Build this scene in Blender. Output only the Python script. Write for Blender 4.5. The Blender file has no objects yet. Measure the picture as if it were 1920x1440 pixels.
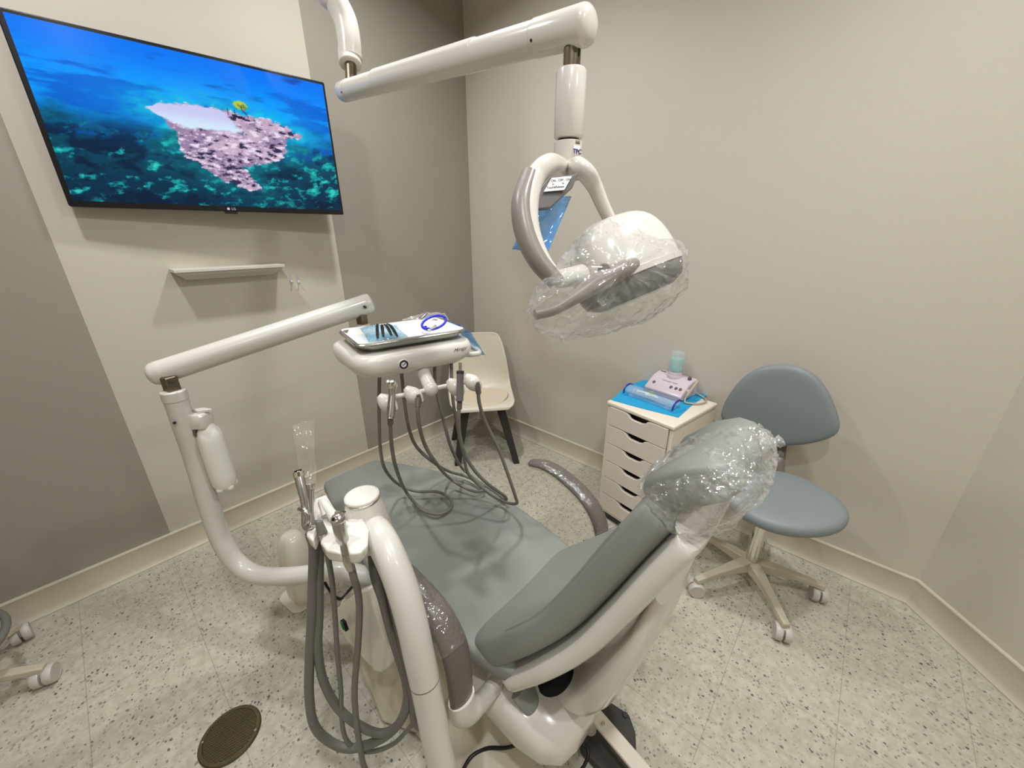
import bpy, bmesh, math, random
import numpy as np
from mathutils import Vector, Matrix, Quaternion, noise
random.seed(4)
sc = bpy.context.scene
col = sc.collection
PI = math.pi
V = Vector

# ------------------------------------------------------------------ survey of the photograph (1920 x 1440 frame)
H = 1.56                                   # camera height
FPX = 725.0
pitch, head = math.radians(21.3), math.radians(41.8)
FW = V((math.cos(head)*math.cos(pitch), math.sin(head)*math.cos(pitch), -math.sin(pitch)))
RT = V((math.sin(head), -math.cos(head), 0))
UP = RT.cross(FW)
EYE = V((0, 0, H))
def ray(px, py): return FW + RT*((px-960)/FPX) - UP*((py-720)/FPX)
def at(px, py, d): return EYE + ray(px, py)*d
def onz(px, py, z=0.0):
    r = ray(px, py); return EYE + r*((z-H)/r.z)
def onx(px, py, x):
    r = ray(px, py); return EYE + r*(x/r.x)
def ony(px, py, y):
    r = ray(px, py); return EYE + r*(y/r.y)

# ------------------------------------------------------------------ materials
def lin(r, g, b):
    f = lambda c: ((c/255+.055)/1.055)**2.4 if c > 10 else c/255/12.92
    return (f(r), f(g), f(b), 1)
def mat(name, color, rough=.5, metal=0, bump=0, bscale=200, coat=0, var=0, vscale=8, spec=.5, trans=0, ior=1.45, alpha=1, bdetail=3):
    m = bpy.data.materials.new(name); m.use_nodes = True
    nt = m.node_tree; b = nt.nodes['Principled BSDF']
    b.inputs['Base Color'].default_value = color
    b.inputs['Roughness'].default_value = rough
    b.inputs['Metallic'].default_value = metal
    b.inputs['Coat Weight'].default_value = coat
    b.inputs['Coat Roughness'].default_value = .08
    b.inputs['Specular IOR Level'].default_value = spec
    b.inputs['Transmission Weight'].default_value = trans
    b.inputs['IOR'].default_value = ior
    b.inputs['Alpha'].default_value = alpha
    tc = nt.nodes.new('ShaderNodeTexCoord')
    if bump:
        n = nt.nodes.new('ShaderNodeTexNoise'); n.inputs['Scale'].default_value = bscale; n.inputs['Detail'].default_value = bdetail
        bp = nt.nodes.new('ShaderNodeBump'); bp.inputs['Strength'].default_value = bump; bp.inputs['Distance'].default_value = .002
        nt.links.new(tc.outputs['Object'], n.inputs['Vector']); nt.links.new(n.outputs['Fac'], bp.inputs['Height']); nt.links.new(bp.outputs['Normal'], b.inputs['Normal'])
    if var:
        n2 = nt.nodes.new('ShaderNodeTexNoise'); n2.inputs['Scale'].default_value = vscale; n2.inputs['Detail'].default_value = 4
        mx = nt.nodes.new('ShaderNodeMix'); mx.data_type = 'RGBA'
        mx.inputs[6].default_value = tuple(c*(1-var) for c in color[:3])+(1,); mx.inputs[7].default_value = tuple(min(1, c*(1+var)) for c in color[:3])+(1,)
        nt.links.new(tc.outputs['Object'], n2.inputs['Vector']); nt.links.new(n2.outputs['Fac'], mx.inputs[0]); nt.links.new(mx.outputs[2], b.inputs['Base Color'])
    return m
def film(name, color, cover=.2, streak=.25, rough=.08, bump=.6, bscale=40, stretch=(1, 1, 1), tint=None, bdist=.006, gloss=1.6):
    """thin plastic film: mostly see-through, a little milky, with a glossy surface"""
    m = bpy.data.materials.new(name); m.use_nodes = True
    nt = m.node_tree; nt.nodes.clear(); N = nt.nodes.new; L = nt.links.new
    out = N('ShaderNodeOutputMaterial'); mix = N('ShaderNodeMixShader'); top = N('ShaderNodeMixShader'); tr = N('ShaderNodeBsdfTransparent'); p = N('ShaderNodeBsdfDiffuse'); g = N('ShaderNodeBsdfGlossy')
    if tint: tr.inputs[0].default_value = tint
    p.inputs['Color'].default_value = color; g.inputs['Roughness'].default_value = rough; g.inputs['Color'].default_value = (1, 1, 1, 1)
    tc = N('ShaderNodeTexCoord'); mp = N('ShaderNodeMapping'); mp.inputs['Scale'].default_value = stretch
    n = N('ShaderNodeTexNoise'); n.inputs['Scale'].default_value = bscale; n.noise_type = 'RIDGED_MULTIFRACTAL'; n.inputs['Detail'].default_value = 2; n.inputs['Distortion'].default_value = .8
    vo = N('ShaderNodeTexNoise'); vo.inputs['Scale'].default_value = bscale*.45; vo.inputs['Detail'].default_value = 4
    bp = N('ShaderNodeBump'); bp.inputs['Strength'].default_value = bump; bp.inputs['Distance'].default_value = bdist
    lw = N('ShaderNodeLayerWeight'); lw.inputs['Blend'].default_value = .5; pw = N('ShaderNodeMath'); pw.operation = 'POWER'; pw.inputs[1].default_value = 4; fr = N('ShaderNodeMath'); fr.operation = 'MULTIPLY_ADD'; fr.inputs[1].default_value = .45; fr.inputs[2].default_value = .09*(gloss-1)
    mr = N('ShaderNodeMapRange'); mr.inputs['From Min'].default_value = .38; mr.inputs['From Max'].default_value = .72; mr.inputs['To Min'].default_value = cover; mr.inputs['To Max'].default_value = cover+streak
    L(tc.outputs['Object'], mp.inputs[0]); L(mp.outputs[0], n.inputs['Vector']); L(mp.outputs[0], vo.inputs['Vector'])
    L(n.outputs['Fac'], bp.inputs['Height']); L(bp.outputs[0], g.inputs['Normal']); L(bp.outputs[0], lw.inputs['Normal']); L(lw.outputs['Facing'], pw.inputs[0]); L(pw.outputs[0], fr.inputs[0])
    L(vo.outputs['Fac'], mr.inputs['Value']); L(mr.outputs[0], mix.inputs[0]); L(tr.outputs[0], mix.inputs[1]); L(p.outputs[0], mix.inputs[2])
    L(fr.outputs[0], top.inputs[0]); L(mix.outputs[0], top.inputs[1]); L(g.outputs[0], top.inputs[2]); L(top.outputs[0], out.inputs[0])
    return m

LIGHT_PAINT = lin(192, 185, 171); DARK_PAINT = lin(149, 143, 131)
M = {}
M['paint'] = mat('greige wall paint', LIGHT_PAINT, .55, bump=.12, bscale=260, var=.015, vscale=5)
M['ceiling'] = mat('ceiling paint', lin(214, 208, 196), .8, bump=.1, bscale=150)
M['base'] = mat('vinyl baseboard', lin(194, 185, 168), .38, bump=.03, bscale=90)
M['white'] = mat('white moulded plastic', lin(214, 209, 200), .22, coat=.25, bump=.02, bscale=60)
M['whitepaint'] = mat('white powder coated metal', lin(200, 196, 187), .3, coat=.2, bump=.05, bscale=300)
M['cream'] = mat('cream plastic', lin(200, 193, 174), .3, coat=.15, bump=.03, bscale=100)
M['cream2'] = mat('pale cover plastic', lin(212, 205, 190), .3, coat=.15, bump=.02, bscale=100)
M['vinyl'] = mat('grey green vinyl upholstery', lin(134, 137, 131), .46, bump=.1, bscale=420, var=.02, vscale=10)
M['stoolvinyl'] = mat('stool grey vinyl', lin(124, 131, 132), .5, bump=.08, bscale=420)
M['brown'] = mat('taupe grey plastic', lin(98, 90, 82), .35, bump=.04, bscale=150)
M['lampgrey'] = mat('warm grey lamp plastic', lin(138, 131, 123), .35, bump=.03, bscale=150)
M['lampdark'] = mat('dark grey lamp housing', lin(108, 104, 102), .3)
M['chrome'] = mat('chrome', lin(225, 221, 214), .12, metal=1, bump=.02, bscale=80)
M['steel'] = mat('brushed steel', lin(188, 186, 180), .25, metal=1, bump=.06, bscale=250)
M['dullsteel'] = mat('dull pivot steel', lin(128, 116, 100), .4, metal=1, bump=.06, bscale=120)
M['hose'] = mat('taupe silicone hose', lin(112, 108, 99), .45, bump=.08, bscale=300)
M['darkhose'] = mat('grey ribbed suction hose', lin(108, 106, 98), .5, bump=.1, bscale=300)
M['black'] = mat('black plastic', lin(22, 21, 22), .35, bump=.03, bscale=200)
M['blackrubber'] = mat('dark rubber', lin(58, 56, 52), .6, bump=.1, bscale=200)
M['screw'] = mat('dark screw', lin(70, 66, 60), .4, metal=.6)
M['legwood'] = mat('dark stained wood leg', lin(46, 41, 37), .5, bump=.15, bscale=60, var=.2, vscale=30)
M['shell'] = mat('off white chair shell', lin(208, 200, 183), .35, bump=.03, bscale=120)
M['cushion'] = mat('beige cushion vinyl', lin(205, 192, 170), .5, bump=.08, bscale=300)
M['stoolbase'] = mat('cream grey stool base', lin(178, 168, 148), .4, bump=.04, bscale=200)
M['castor'] = mat('pale caster plastic', lin(188, 180, 172), .4, bump=.03, bscale=200)
M['cab'] = mat('white cabinet lacquer', lin(226, 216, 200), .35, bump=.03, bscale=80)
M['drawer'] = mat('white drawer front', lin(214, 203, 190), .4, bump=.03, bscale=80)
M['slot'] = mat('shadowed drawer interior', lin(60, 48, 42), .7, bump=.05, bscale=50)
M['lilac'] = mat('lilac plastic', lin(206, 192, 200), .25, coat=.2, bump=.02, bscale=80)
M['lilacdark'] = mat('slate lilac plastic', lin(112, 112, 138), .35)
M['button'] = mat('dark button', lin(92, 78, 84), .4)
M['sheet'] = mat('blue paper bib', lin(28, 152, 200), .8, bump=.3, bscale=160)
M['bluecord'] = mat('royal blue coil cord', lin(28, 34, 190), .35, bump=.05, bscale=200)
M['bluehandle'] = mat('navy blue handle', lin(20, 44, 140), .35)
M['paper'] = mat('white tray paper', lin(238, 236, 232), .85, bump=.25, bscale=90)
M['leaf'] = mat('green sticker', lin(130, 180, 60), .5)
M['drain'] = mat('aged brass plate', lin(92, 82, 60), .45, metal=.75, bump=.1, bscale=60, var=.25, vscale=18)
M['ink'] = mat('dark print', lin(40, 36, 40), .6)
M['painted_shade'] = mat('dark recess', lin(24, 23, 22), .95, bump=.05, bscale=80, spec=.1)  # near-black colour standing in for the shade of the hinge opening
M['bezel'] = mat('black television casing', lin(9, 9, 13), .3)
M['navy'] = mat('navy print', lin(40, 44, 120), .5)
M['red'] = mat('red print', lin(190, 40, 44), .5)
M['label'] = mat('label paper', lin(228, 226, 224), .5)
M['greyink'] = mat('pale logo print', lin(190, 190, 195), .4)
M['green'] = mat('green rocker switch', lin(20, 120, 60), .35)
M['bottlewhite'] = mat('milky white bottle plastic', lin(226, 224, 215), .35, bump=.02, bscale=60)
M['film'] = film('clear plastic film', (.66, .65, .63, 1), .06, .22, .07, .6, 40, bdist=.004)
M['filmthick'] = film('clear plastic bag', (.74, .74, .72, 1), .03, .26, .08, .6, 60, (.4, 1.4, 1.6), bdist=.003, gloss=2.1)
M['wrap'] = film('tight cling wrap', (.34, .32, .30, 1), .05, .10, .08, .5, 80, (1, 1.8, 1), bdist=.002, gloss=1.9)
M['sleeve'] = film('clear sleeve', (.7, .7, .68, 1), .03, .08, .08, .6, 24, gloss=1.4)
M['bluefilm'] = film('blue barrier film', (.10, .38, .82, 1), .22, .22, .10, .8, 25, tint=(.62, .82, .98, 1))
M['pouch'] = film('blue tinted pouch film', (.40, .66, .80, 1), .08, .24, .08, 1, 50, tint=(.78, .91, .97, 1))
M['clearbox'] = film('clear box plastic', (.8, .86, .9, 1), .10, .05, .06, .1, 20, tint=(.93, .97, 1, 1))
M['clearbottle'] = film('clear bottle plastic', (.78, .84, .83, 1), .16, .05, .08, .1, 20, tint=(.95, .98, .98, 1))
M['liquid'] = film('pale teal liquid', (.56, .78, .75, 1), .38, .02, .1, .05, 10, tint=(.8, .95, .93, 1), gloss=1.1)

def left_wall_mat():
    m = mat('painted wall with pale panel', DARK_PAINT, .55, bump=.12, bscale=260)
    nt = m.node_tree; N = nt.nodes.new; L = nt.links.new; b = nt.nodes['Principled BSDF']
    g = N('ShaderNodeNewGeometry'); s = N('ShaderNodeSeparateXYZ'); L(g.outputs['Position'], s.inputs[0])
    a = N('ShaderNodeMath'); a.operation = 'GREATER_THAN'; a.inputs[1].default_value = .003
    c = N('ShaderNodeMath'); c.operation = 'LESS_THAN'; c.inputs[1].default_value = 1.097
    k = N('ShaderNodeMath'); k.operation = 'MULTIPLY'
    mx = N('ShaderNodeMix'); mx.data_type = 'RGBA'; mx.inputs[6].default_value = DARK_PAINT; mx.inputs[7].default_value = LIGHT_PAINT
    L(s.outputs[0], a.inputs[0]); L(s.outputs[0], c.inputs[0]); L(a.outputs[0], k.inputs[0]); L(c.outputs[0], k.inputs[1]); L(k.outputs[0], mx.inputs[0]); L(mx.outputs[2], b.inputs['Base Color'])
    return m
def floor_mat():
    m = mat('speckled vinyl floor tile', lin(200, 195, 178), .34, bump=.03, bscale=60)
    nt = m.node_tree; N = nt.nodes.new; L = nt.links.new; b = nt.nodes['Principled BSDF']
    tc = N('ShaderNodeTexCoord'); P = tc.outputs['Object']
    def mixc(fac, a, c):
        x = N('ShaderNodeMix'); x.data_type = 'RGBA'
        L(fac, x.inputs[0])
        for s, v in ((6, a), (7, c)):
            if isinstance(v, tuple): x.inputs[s].default_value = v
            else: L(v, x.inputs[s])
        return x.outputs[2]
    def mth(op, a, c=None):
        x = N('ShaderNodeMath'); x.operation = op
        for i, v in enumerate((a, c)):
            if v is None: continue
            if isinstance(v, (int, float)): x.inputs[i].default_value = v
            else: L(v, x.inputs[i])
        return x.outputs[0]
    n1 = N('ShaderNodeTexNoise'); n1.inputs['Scale'].default_value = 34; n1.inputs['Detail'].default_value = 5; n1.inputs['Roughness'].default_value = .65; L(P, n1.inputs['Vector'])
    r1 = N('ShaderNodeMapRange'); r1.inputs['From Min'].default_value = .38; r1.inputs['From Max'].default_value = .62; L(n1.outputs['Fac'], r1.inputs['Value'])
    c = mixc(r1.outputs[0], lin(170, 165, 149), lin(188, 183, 167))
    # chips of three sizes: distorted coordinates make the flecks irregular
    def chips(scale, keep, size, color, c, off):
        mp = N('ShaderNodeMapping'); mp.inputs['Location'].default_value = off; mp.inputs['Rotation'].default_value = (0, 0, off[0]); mp.inputs['Scale'].default_value = (1, .86, 1); L(P, mp.inputs[0])
        dn = N('ShaderNodeTexNoise'); dn.inputs['Scale'].default_value = scale*2.2; dn.inputs['Detail'].default_value = 2; L(P, dn.inputs['Vector'])
        va = N('ShaderNodeVectorMath'); va.operation = 'MULTIPLY_ADD'; L(dn.outputs['Color'], va.inputs[0]); va.inputs[1].default_value = (.55/scale,)*3; L(mp.outputs[0], va.inputs[2])
        v = N('ShaderNodeTexVoronoi'); v.inputs['Scale'].default_value = scale; v.voronoi_dimensions = '2D'; L(va.outputs[0], v.inputs['Vector'])
        sp = N('ShaderNodeSeparateColor'); L(v.outputs['Color'], sp.inputs[0])
        k = mth('LESS_THAN', sp.outputs[0], keep)
        sz = mth('MULTIPLY', mth('ADD', sp.outputs[1], .45), size)
        e = mth('LESS_THAN', v.outputs['Distance'], sz)
        f = mth('MULTIPLY', mth('MULTIPLY', k, e), mth('ADD', mth('MULTIPLY', sp.outputs[2], .6), .35))
        return mixc(f, c, color)
    c = chips(85, .14, .29, lin(152, 149, 136), c, (.7, .2, 0))
    c = chips(105, .15, .30, lin(118, 116, 105), c, (2.1, .5, 0))
    c = chips(85, .10, .28, lin(72, 70, 70), c, (4.0, .1, 0))
    # tile joints
    sx = N('ShaderNodeSeparateXYZ'); L(P, sx.inputs[0])
    T = .335
    def joint(o, off):
        f = mth('FRACT', mth('DIVIDE', mth('ADD', o, 20*T-off), T))
        return mth('LESS_THAN', mth('ABSOLUTE', mth('SUBTRACT', f, .5)), .4965)
    j = mth('SUBTRACT', 1, mth('MULTIPLY', joint(sx.outputs[0], 1.315), joint(sx.outputs[1], .045)))
    c = mixc(mth('MULTIPLY', j, .5), c, lin(120, 116, 104))
    L(c, b.inputs['Base Color'])
    return m
M['leftwall'] = left_wall_mat(); M['floor'] = floor_mat()

# ------------------------------------------------------------------ mesh builder
def rotz(a): return Matrix.Rotation(a, 3, 'Z')
def frame(z, x=None):
    z = V(z).normalized()
    x = V(x) if x is not None else (V((1, 0, 0)) if abs(z.x) < .9 else V((0, 1, 0)))
    x = (x - z*x.dot(z)).normalized(); y = z.cross(x)
    return Matrix((x, y, z)).transposed()
def spline(pts, n=8):
    pts = [V(p) for p in pts]
    if len(pts) < 3: return pts
    P = [pts[0]*2-pts[1]]+pts+[pts[-1]*2-pts[-2]]; out = []
    for i in range(1, len(P)-2):
        p0, p1, p2, p3 = P[i-1:i+3]
        for k in range(n):
            t = k/n
            out.append(.5*((2*p1)+(p2-p0)*t+(2*p0-5*p1+4*p2-p3)*t*t+(3*p1-p0-3*p2+p3)*t**3))
    out.append(pts[-1]); return out
def lerp_list(vals, n, m):
    """values at control points spread over the n sub-steps of spline()"""
    out = []
    for i in range(len(vals)-1):
        for k in range(n):
            out.append(vals[i]+(vals[i+1]-vals[i])*k/n)
    out.append(vals[-1]); return out
class MB:
    def __init__(s): s.v = []; s.f = []
    def add(s, vs, fs):
        o = len(s.v); s.v += [V(v) for v in vs]; s.f += [tuple(i+o for i in f) for f in fs]; return s
    def box(s, c, size, R=None):
        R = R or Matrix.Identity(3); c = V(c); h = V(size)/2
        vs = [c+R@V((sx*h.x, sy*h.y, sz*h.z)) for sz in (-1, 1) for sx, sy in ((-1, -1), (1, -1), (1, 1), (-1, 1))]
        return s.add(vs, [(3, 2, 1, 0), (4, 5, 6, 7), (0, 1, 5, 4), (1, 2, 6, 5), (2, 3, 7, 6), (3, 0, 4, 7)])
    def rings(s, rs, cap=True, closed=False):
        n = len(rs[0]); vs = [p for r in rs for p in r]; fs = []
        m = len(rs)
        for i in range(m if closed else m-1):
            a, b = i*n, ((i+1) % m)*n
            for k in range(n): fs.append((a+k, a+(k+1) % n, b+(k+1) % n, b+k))
        if cap and not closed: fs += [tuple(reversed(range(n))), tuple(range((m-1)*n, m*n))]
        return s.add(vs, fs)
    def tube(s, pts, r, seg=14, sub=8, smooth=True, flat=1.0, side=None, cap=True):
        P = spline(pts, sub) if smooth else [V(p) for p in pts]
        if isinstance(r, (list, tuple)): R = lerp_list(r, sub, len(pts)) if smooth and len(pts) > 2 else list(r)
        else: R = [r]*len(P)
        if isinstance(flat, (int, float)): flat = [flat]*len(P)
        rs = []; x = None
        for i, p in enumerate(P):
            t = (P[min(i+1, len(P)-1)]-P[max(i-1, 0)]).normalized()
            F = frame(t, side if side is not None else x); x = F.col[0]
            rs.append([p+F@V((math.cos(a)*R[i], math.sin(a)*R[i]*flat[i], 0)) for a in (2*PI*k/seg for k in range(seg))])
        return s.rings(rs, cap)
    def lathe(s, prof, o=(0, 0, 0), axis=(0, 0, 1), seg=28, x=None, sx=1.0, sy=1.0):
        F = frame(axis, x); o = V(o)
        rs = [[o+F@V((math.cos(a)*r*sx, math.sin(a)*r*sy, z)) for a in (2*PI*k/seg for k in range(seg))] for r, z in prof]
        return s.rings(rs, True)
    def cyl(s, a, b, r, r2=None, seg=24):
        a, b = V(a), V(b); h = (b-a).length
        return s.lathe([(r, 0), (r if r2 is None else r2, h)], a, b-a, seg)
    def ball(s, c, r, F=None, seg=20, n=12, ez=1.0, exy=1.0):
        F = F or Matrix.Identity(3); c = V(c); r = V(r) if not isinstance(r, (int, float)) else V((r, r, r))
        pw = lambda v, e: math.copysign(abs(v)**e, v)
        rs = []
        for i in range(n+1):
            th = -PI/2+PI*i/n; th = max(-PI/2+.02, min(PI/2-.02, th))
            rs.append([c+F@V((r.x*pw(math.cos(th), ez)*pw(math.cos(a), exy), r.y*pw(math.cos(th), ez)*pw(math.sin(a), exy), r.z*pw(math.sin(th), ez))) for a in (2*PI*k/seg for k in range(seg))])
        return s.rings(rs, True)
    def prism(s, poly, z0, z1, F=None, o=(0, 0, 0)):
        F = F or Matrix.Identity(3); o = V(o); n = len(poly)
        vs = [o+F@V((p[0], p[1], z)) for z in (z0, z1) for p in poly]
        return s.add(vs, [tuple(reversed(range(n))), tuple(range(n, 2*n))]+[(k, (k+1) % n, (k+1) % n+n, k+n) for k in range(n)])
    def grid(s, fn, nu, nv):
        vs = [fn(i/nu, j/nv) for j in range(nv+1) for i in range(nu+1)]
        w = nu+1
        return s.add(vs, [(j*w+i, j*w+i+1, (j+1)*w+i+1, (j+1)*w+i) for j in range(nv) for i in range(nu)])
def rrect(w, h, r, n=6):
    out = []
    for cx, cy, a0 in ((w/2-r, h/2-r, 0), (-w/2+r, h/2-r, PI/2), (-w/2+r, -h/2+r, PI), (w/2-r, -h/2+r, 1.5*PI)):
        out += [(cx+r*math.cos(a0+PI/2*k/n), cy+r*math.sin(a0+PI/2*k/n)) for k in range(n+1)]
    return out

BASE = {}
def make(name, mb, m, parent=None, loc=None, bevel=0, bseg=3, solid=0, subsurf=0, sharp=40, label=None, displace=0, dscale=.05, crinkle=()):
    me = bpy.data.meshes.new(name)
    o0 = BASE[parent] if parent is not None else (V(loc) if loc is not None else V((0, 0, 0)))
    vs = mb.v
    if displace:
        vs = [v+V(noise.turbulence_vector(v/dscale, 3, False))*displace for v in vs]
    for amp, sc_ in crinkle:                     # sharp folds of crumpled film
        vs = [v+V(noise.turbulence_vector(v/sc_, 2, True))*amp-V((amp, amp, amp))*.6 for v in vs]
    me.from_pydata([tuple(v-o0) for v in vs], [], mb.f)
    bm = bmesh.new(); bm.from_mesh(me); bmesh.ops.recalc_face_normals(bm, faces=bm.faces); bm.to_mesh(me); bm.free()
    for p in me.polygons: p.use_smooth = True
    me.set_sharp_from_angle(angle=math.radians(sharp))
    me.materials.append(m)
    o = bpy.data.objects.new(name, me); col.objects.link(o)
    if parent is not None: o.parent = parent
    else: o.location = o0
    BASE[o] = o0
    if solid:
        md = o.modifiers.new('thickness', 'SOLIDIFY'); md.thickness = solid; md.offset = 0
    if bevel:
        md = o.modifiers.new('bevel', 'BEVEL'); md.width = bevel; md.segments = bseg; md.limit_method = 'ANGLE'; md.angle_limit = math.radians(35); md.harden_normals = False
    if subsurf:
        md = o.modifiers.new('subsurf', 'SUBSURF'); md.levels = subsurf; md.render_levels = subsurf
    if label: o['label'] = label
    return o
def thing(name, label, cat, loc, group=None):
    o = bpy.data.objects.new(name, None); col.objects.link(o); o.location = loc; o.empty_display_size = .05
    BASE[o] = V(loc); tag(o, label, cat, group); return o
def tag(o, label, cat, group=None):
    o['label'] = label; o['category'] = cat
    if group: o['group'] = group
    return o
def struct(name, mb, m, **k):
    o = make(name, mb, m, **k); o['kind'] = 'structure'; return o
def text_mesh(name, s, size, F, o, m, parent, depth=.0004, shear=0, align='CENTER', bold=0):
    cu = bpy.data.curves.new(name, 'FONT'); cu.body = s; cu.size = size; cu.align_x = align; cu.align_y = 'CENTER'; cu.extrude = depth; cu.shear = shear; cu.offset = bold; cu.resolution_u = 3
    t = bpy.data.objects.new(name, cu); col.objects.link(t)
    bpy.context.view_layer.update()
    me = bpy.data.meshes.new_from_object(t.evaluated_get(bpy.context.evaluated_depsgraph_get()))
    bpy.data.objects.remove(t); bpy.data.curves.remove(cu)
    mb = MB(); mb.add([V(o)+F@v.co for v in me.vertices], [tuple(p.vertices) for p in me.polygons]); bpy.data.meshes.remove(me)
    return make(name, mb, m, parent)

# ------------------------------------------------------------------ the room
YL, XR, HC = 2.347, 2.155, 3.05
FOLD = V((2.155, -.49, 0)); FOLD2 = V((1.30, -1.27, 0))
struct('floor', MB().box((.2, 0, -.05), (4.4, 5.2, .1)), M['floor'])
struct('ceiling', MB().box((.2, 0, HC+.05), (4.4, 5.2, .1)), M['ceiling'])
struct('wall_left', MB().box((.2, YL+.05, HC/2), (4.4, .1, HC)), M['leftwall'])
struct('wall_right', MB().box((XR+.05, (YL+FOLD.y)/2, HC/2), (.1, YL-FOLD.y, HC)), M['paint'])
dA = (FOLD2-FOLD).normalized(); nA = V((dA.y, -dA.x, 0))
if nA.dot(-FOLD) < 0: nA = -nA
RA = Matrix((dA, nA, V((0, 0, 1)))).transposed()
struct('wall_angled', MB().box((FOLD+FOLD2)/2-nA*.05+V((0, 0, HC/2)), ((FOLD2-FOLD).length+.02, .1, HC), RA), M['paint'])
struct('wall_near', MB().box((FOLD2.x+.05, (FOLD2.y-2.5)/2, HC/2), (.1, FOLD2.y+2.5, HC)), M['paint'])
struct('wall_back', MB().box((.2, -2.45, HC/2), (4.4, .1, HC)), M['paint'])
struct('wall_side', MB().box((-1.85, 0, HC/2), (.1, 5.0, HC)), M['paint'])
prof = [(0, 0), (.026, 0), (.026, .006), (.017, .016), (.012, .03), (.011, .122), (.013, .127), (.011, .132), (0, .133)]
def baseboard(name, path):
    mb = MB(); rs = []
    for p, n in path: rs.append([V(p)+V(n)*a+V((0, 0, z)) for a, z in prof])
    mb.rings(rs); return struct(name, mb, M['base'], sharp=25)
baseboard('baseboard_left', [((-1.8, YL, 0), (0, -1, 0)), ((XR, YL, 0), (0, -1, 0))])
bis = (V((-1, 0, 0))+nA).normalized()/((V((-1, 0, 0))+nA).normalized().dot(nA))
baseboard('baseboard_right', [((XR, YL, 0), (-1, 0, 0)), (FOLD, bis)])
baseboard('baseboard_angled', [(FOLD, bis), (FOLD2, nA)])

# ceiling downlights: the last is added to brighten the angled wall
for (x, y, watts) in ((1.15, 1.55, 21), (-.05, 1.55, 18.5), (1.15, -.15, 21), (-.05, -.15, 18), (-1.25, -.4, 10), (.65, -1.35, 15)):
    t = thing('ceiling_downlight', 'round recessed ceiling downlight with white trim', 'ceiling light', (x, y, HC), 'ceiling downlights')
    make('trim_ring', MB().rings([[V((x+r*math.cos(2*PI*k/32), y+r*math.sin(2*PI*k/32), z)) for k in range(32)] for r, z in ((.075, HC-.001), (.098, HC-.001), (.098, HC-.006), (.08, HC-.008), (.075, HC-.004))], closed=True), M['whitepaint'], t)
    ld = bpy.data.lights.new('downlight_lamp', 'AREA'); ld.shape = 'DISK'; ld.size = .13; ld.energy = watts; ld.spread = math.radians(156); ld.color = (.975, .988, 1.0)
    lo = bpy.data.objects.new('downlight_lamp', ld); col.objects.link(lo); lo.location = (0, 0, -.012); lo.parent = t

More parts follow.
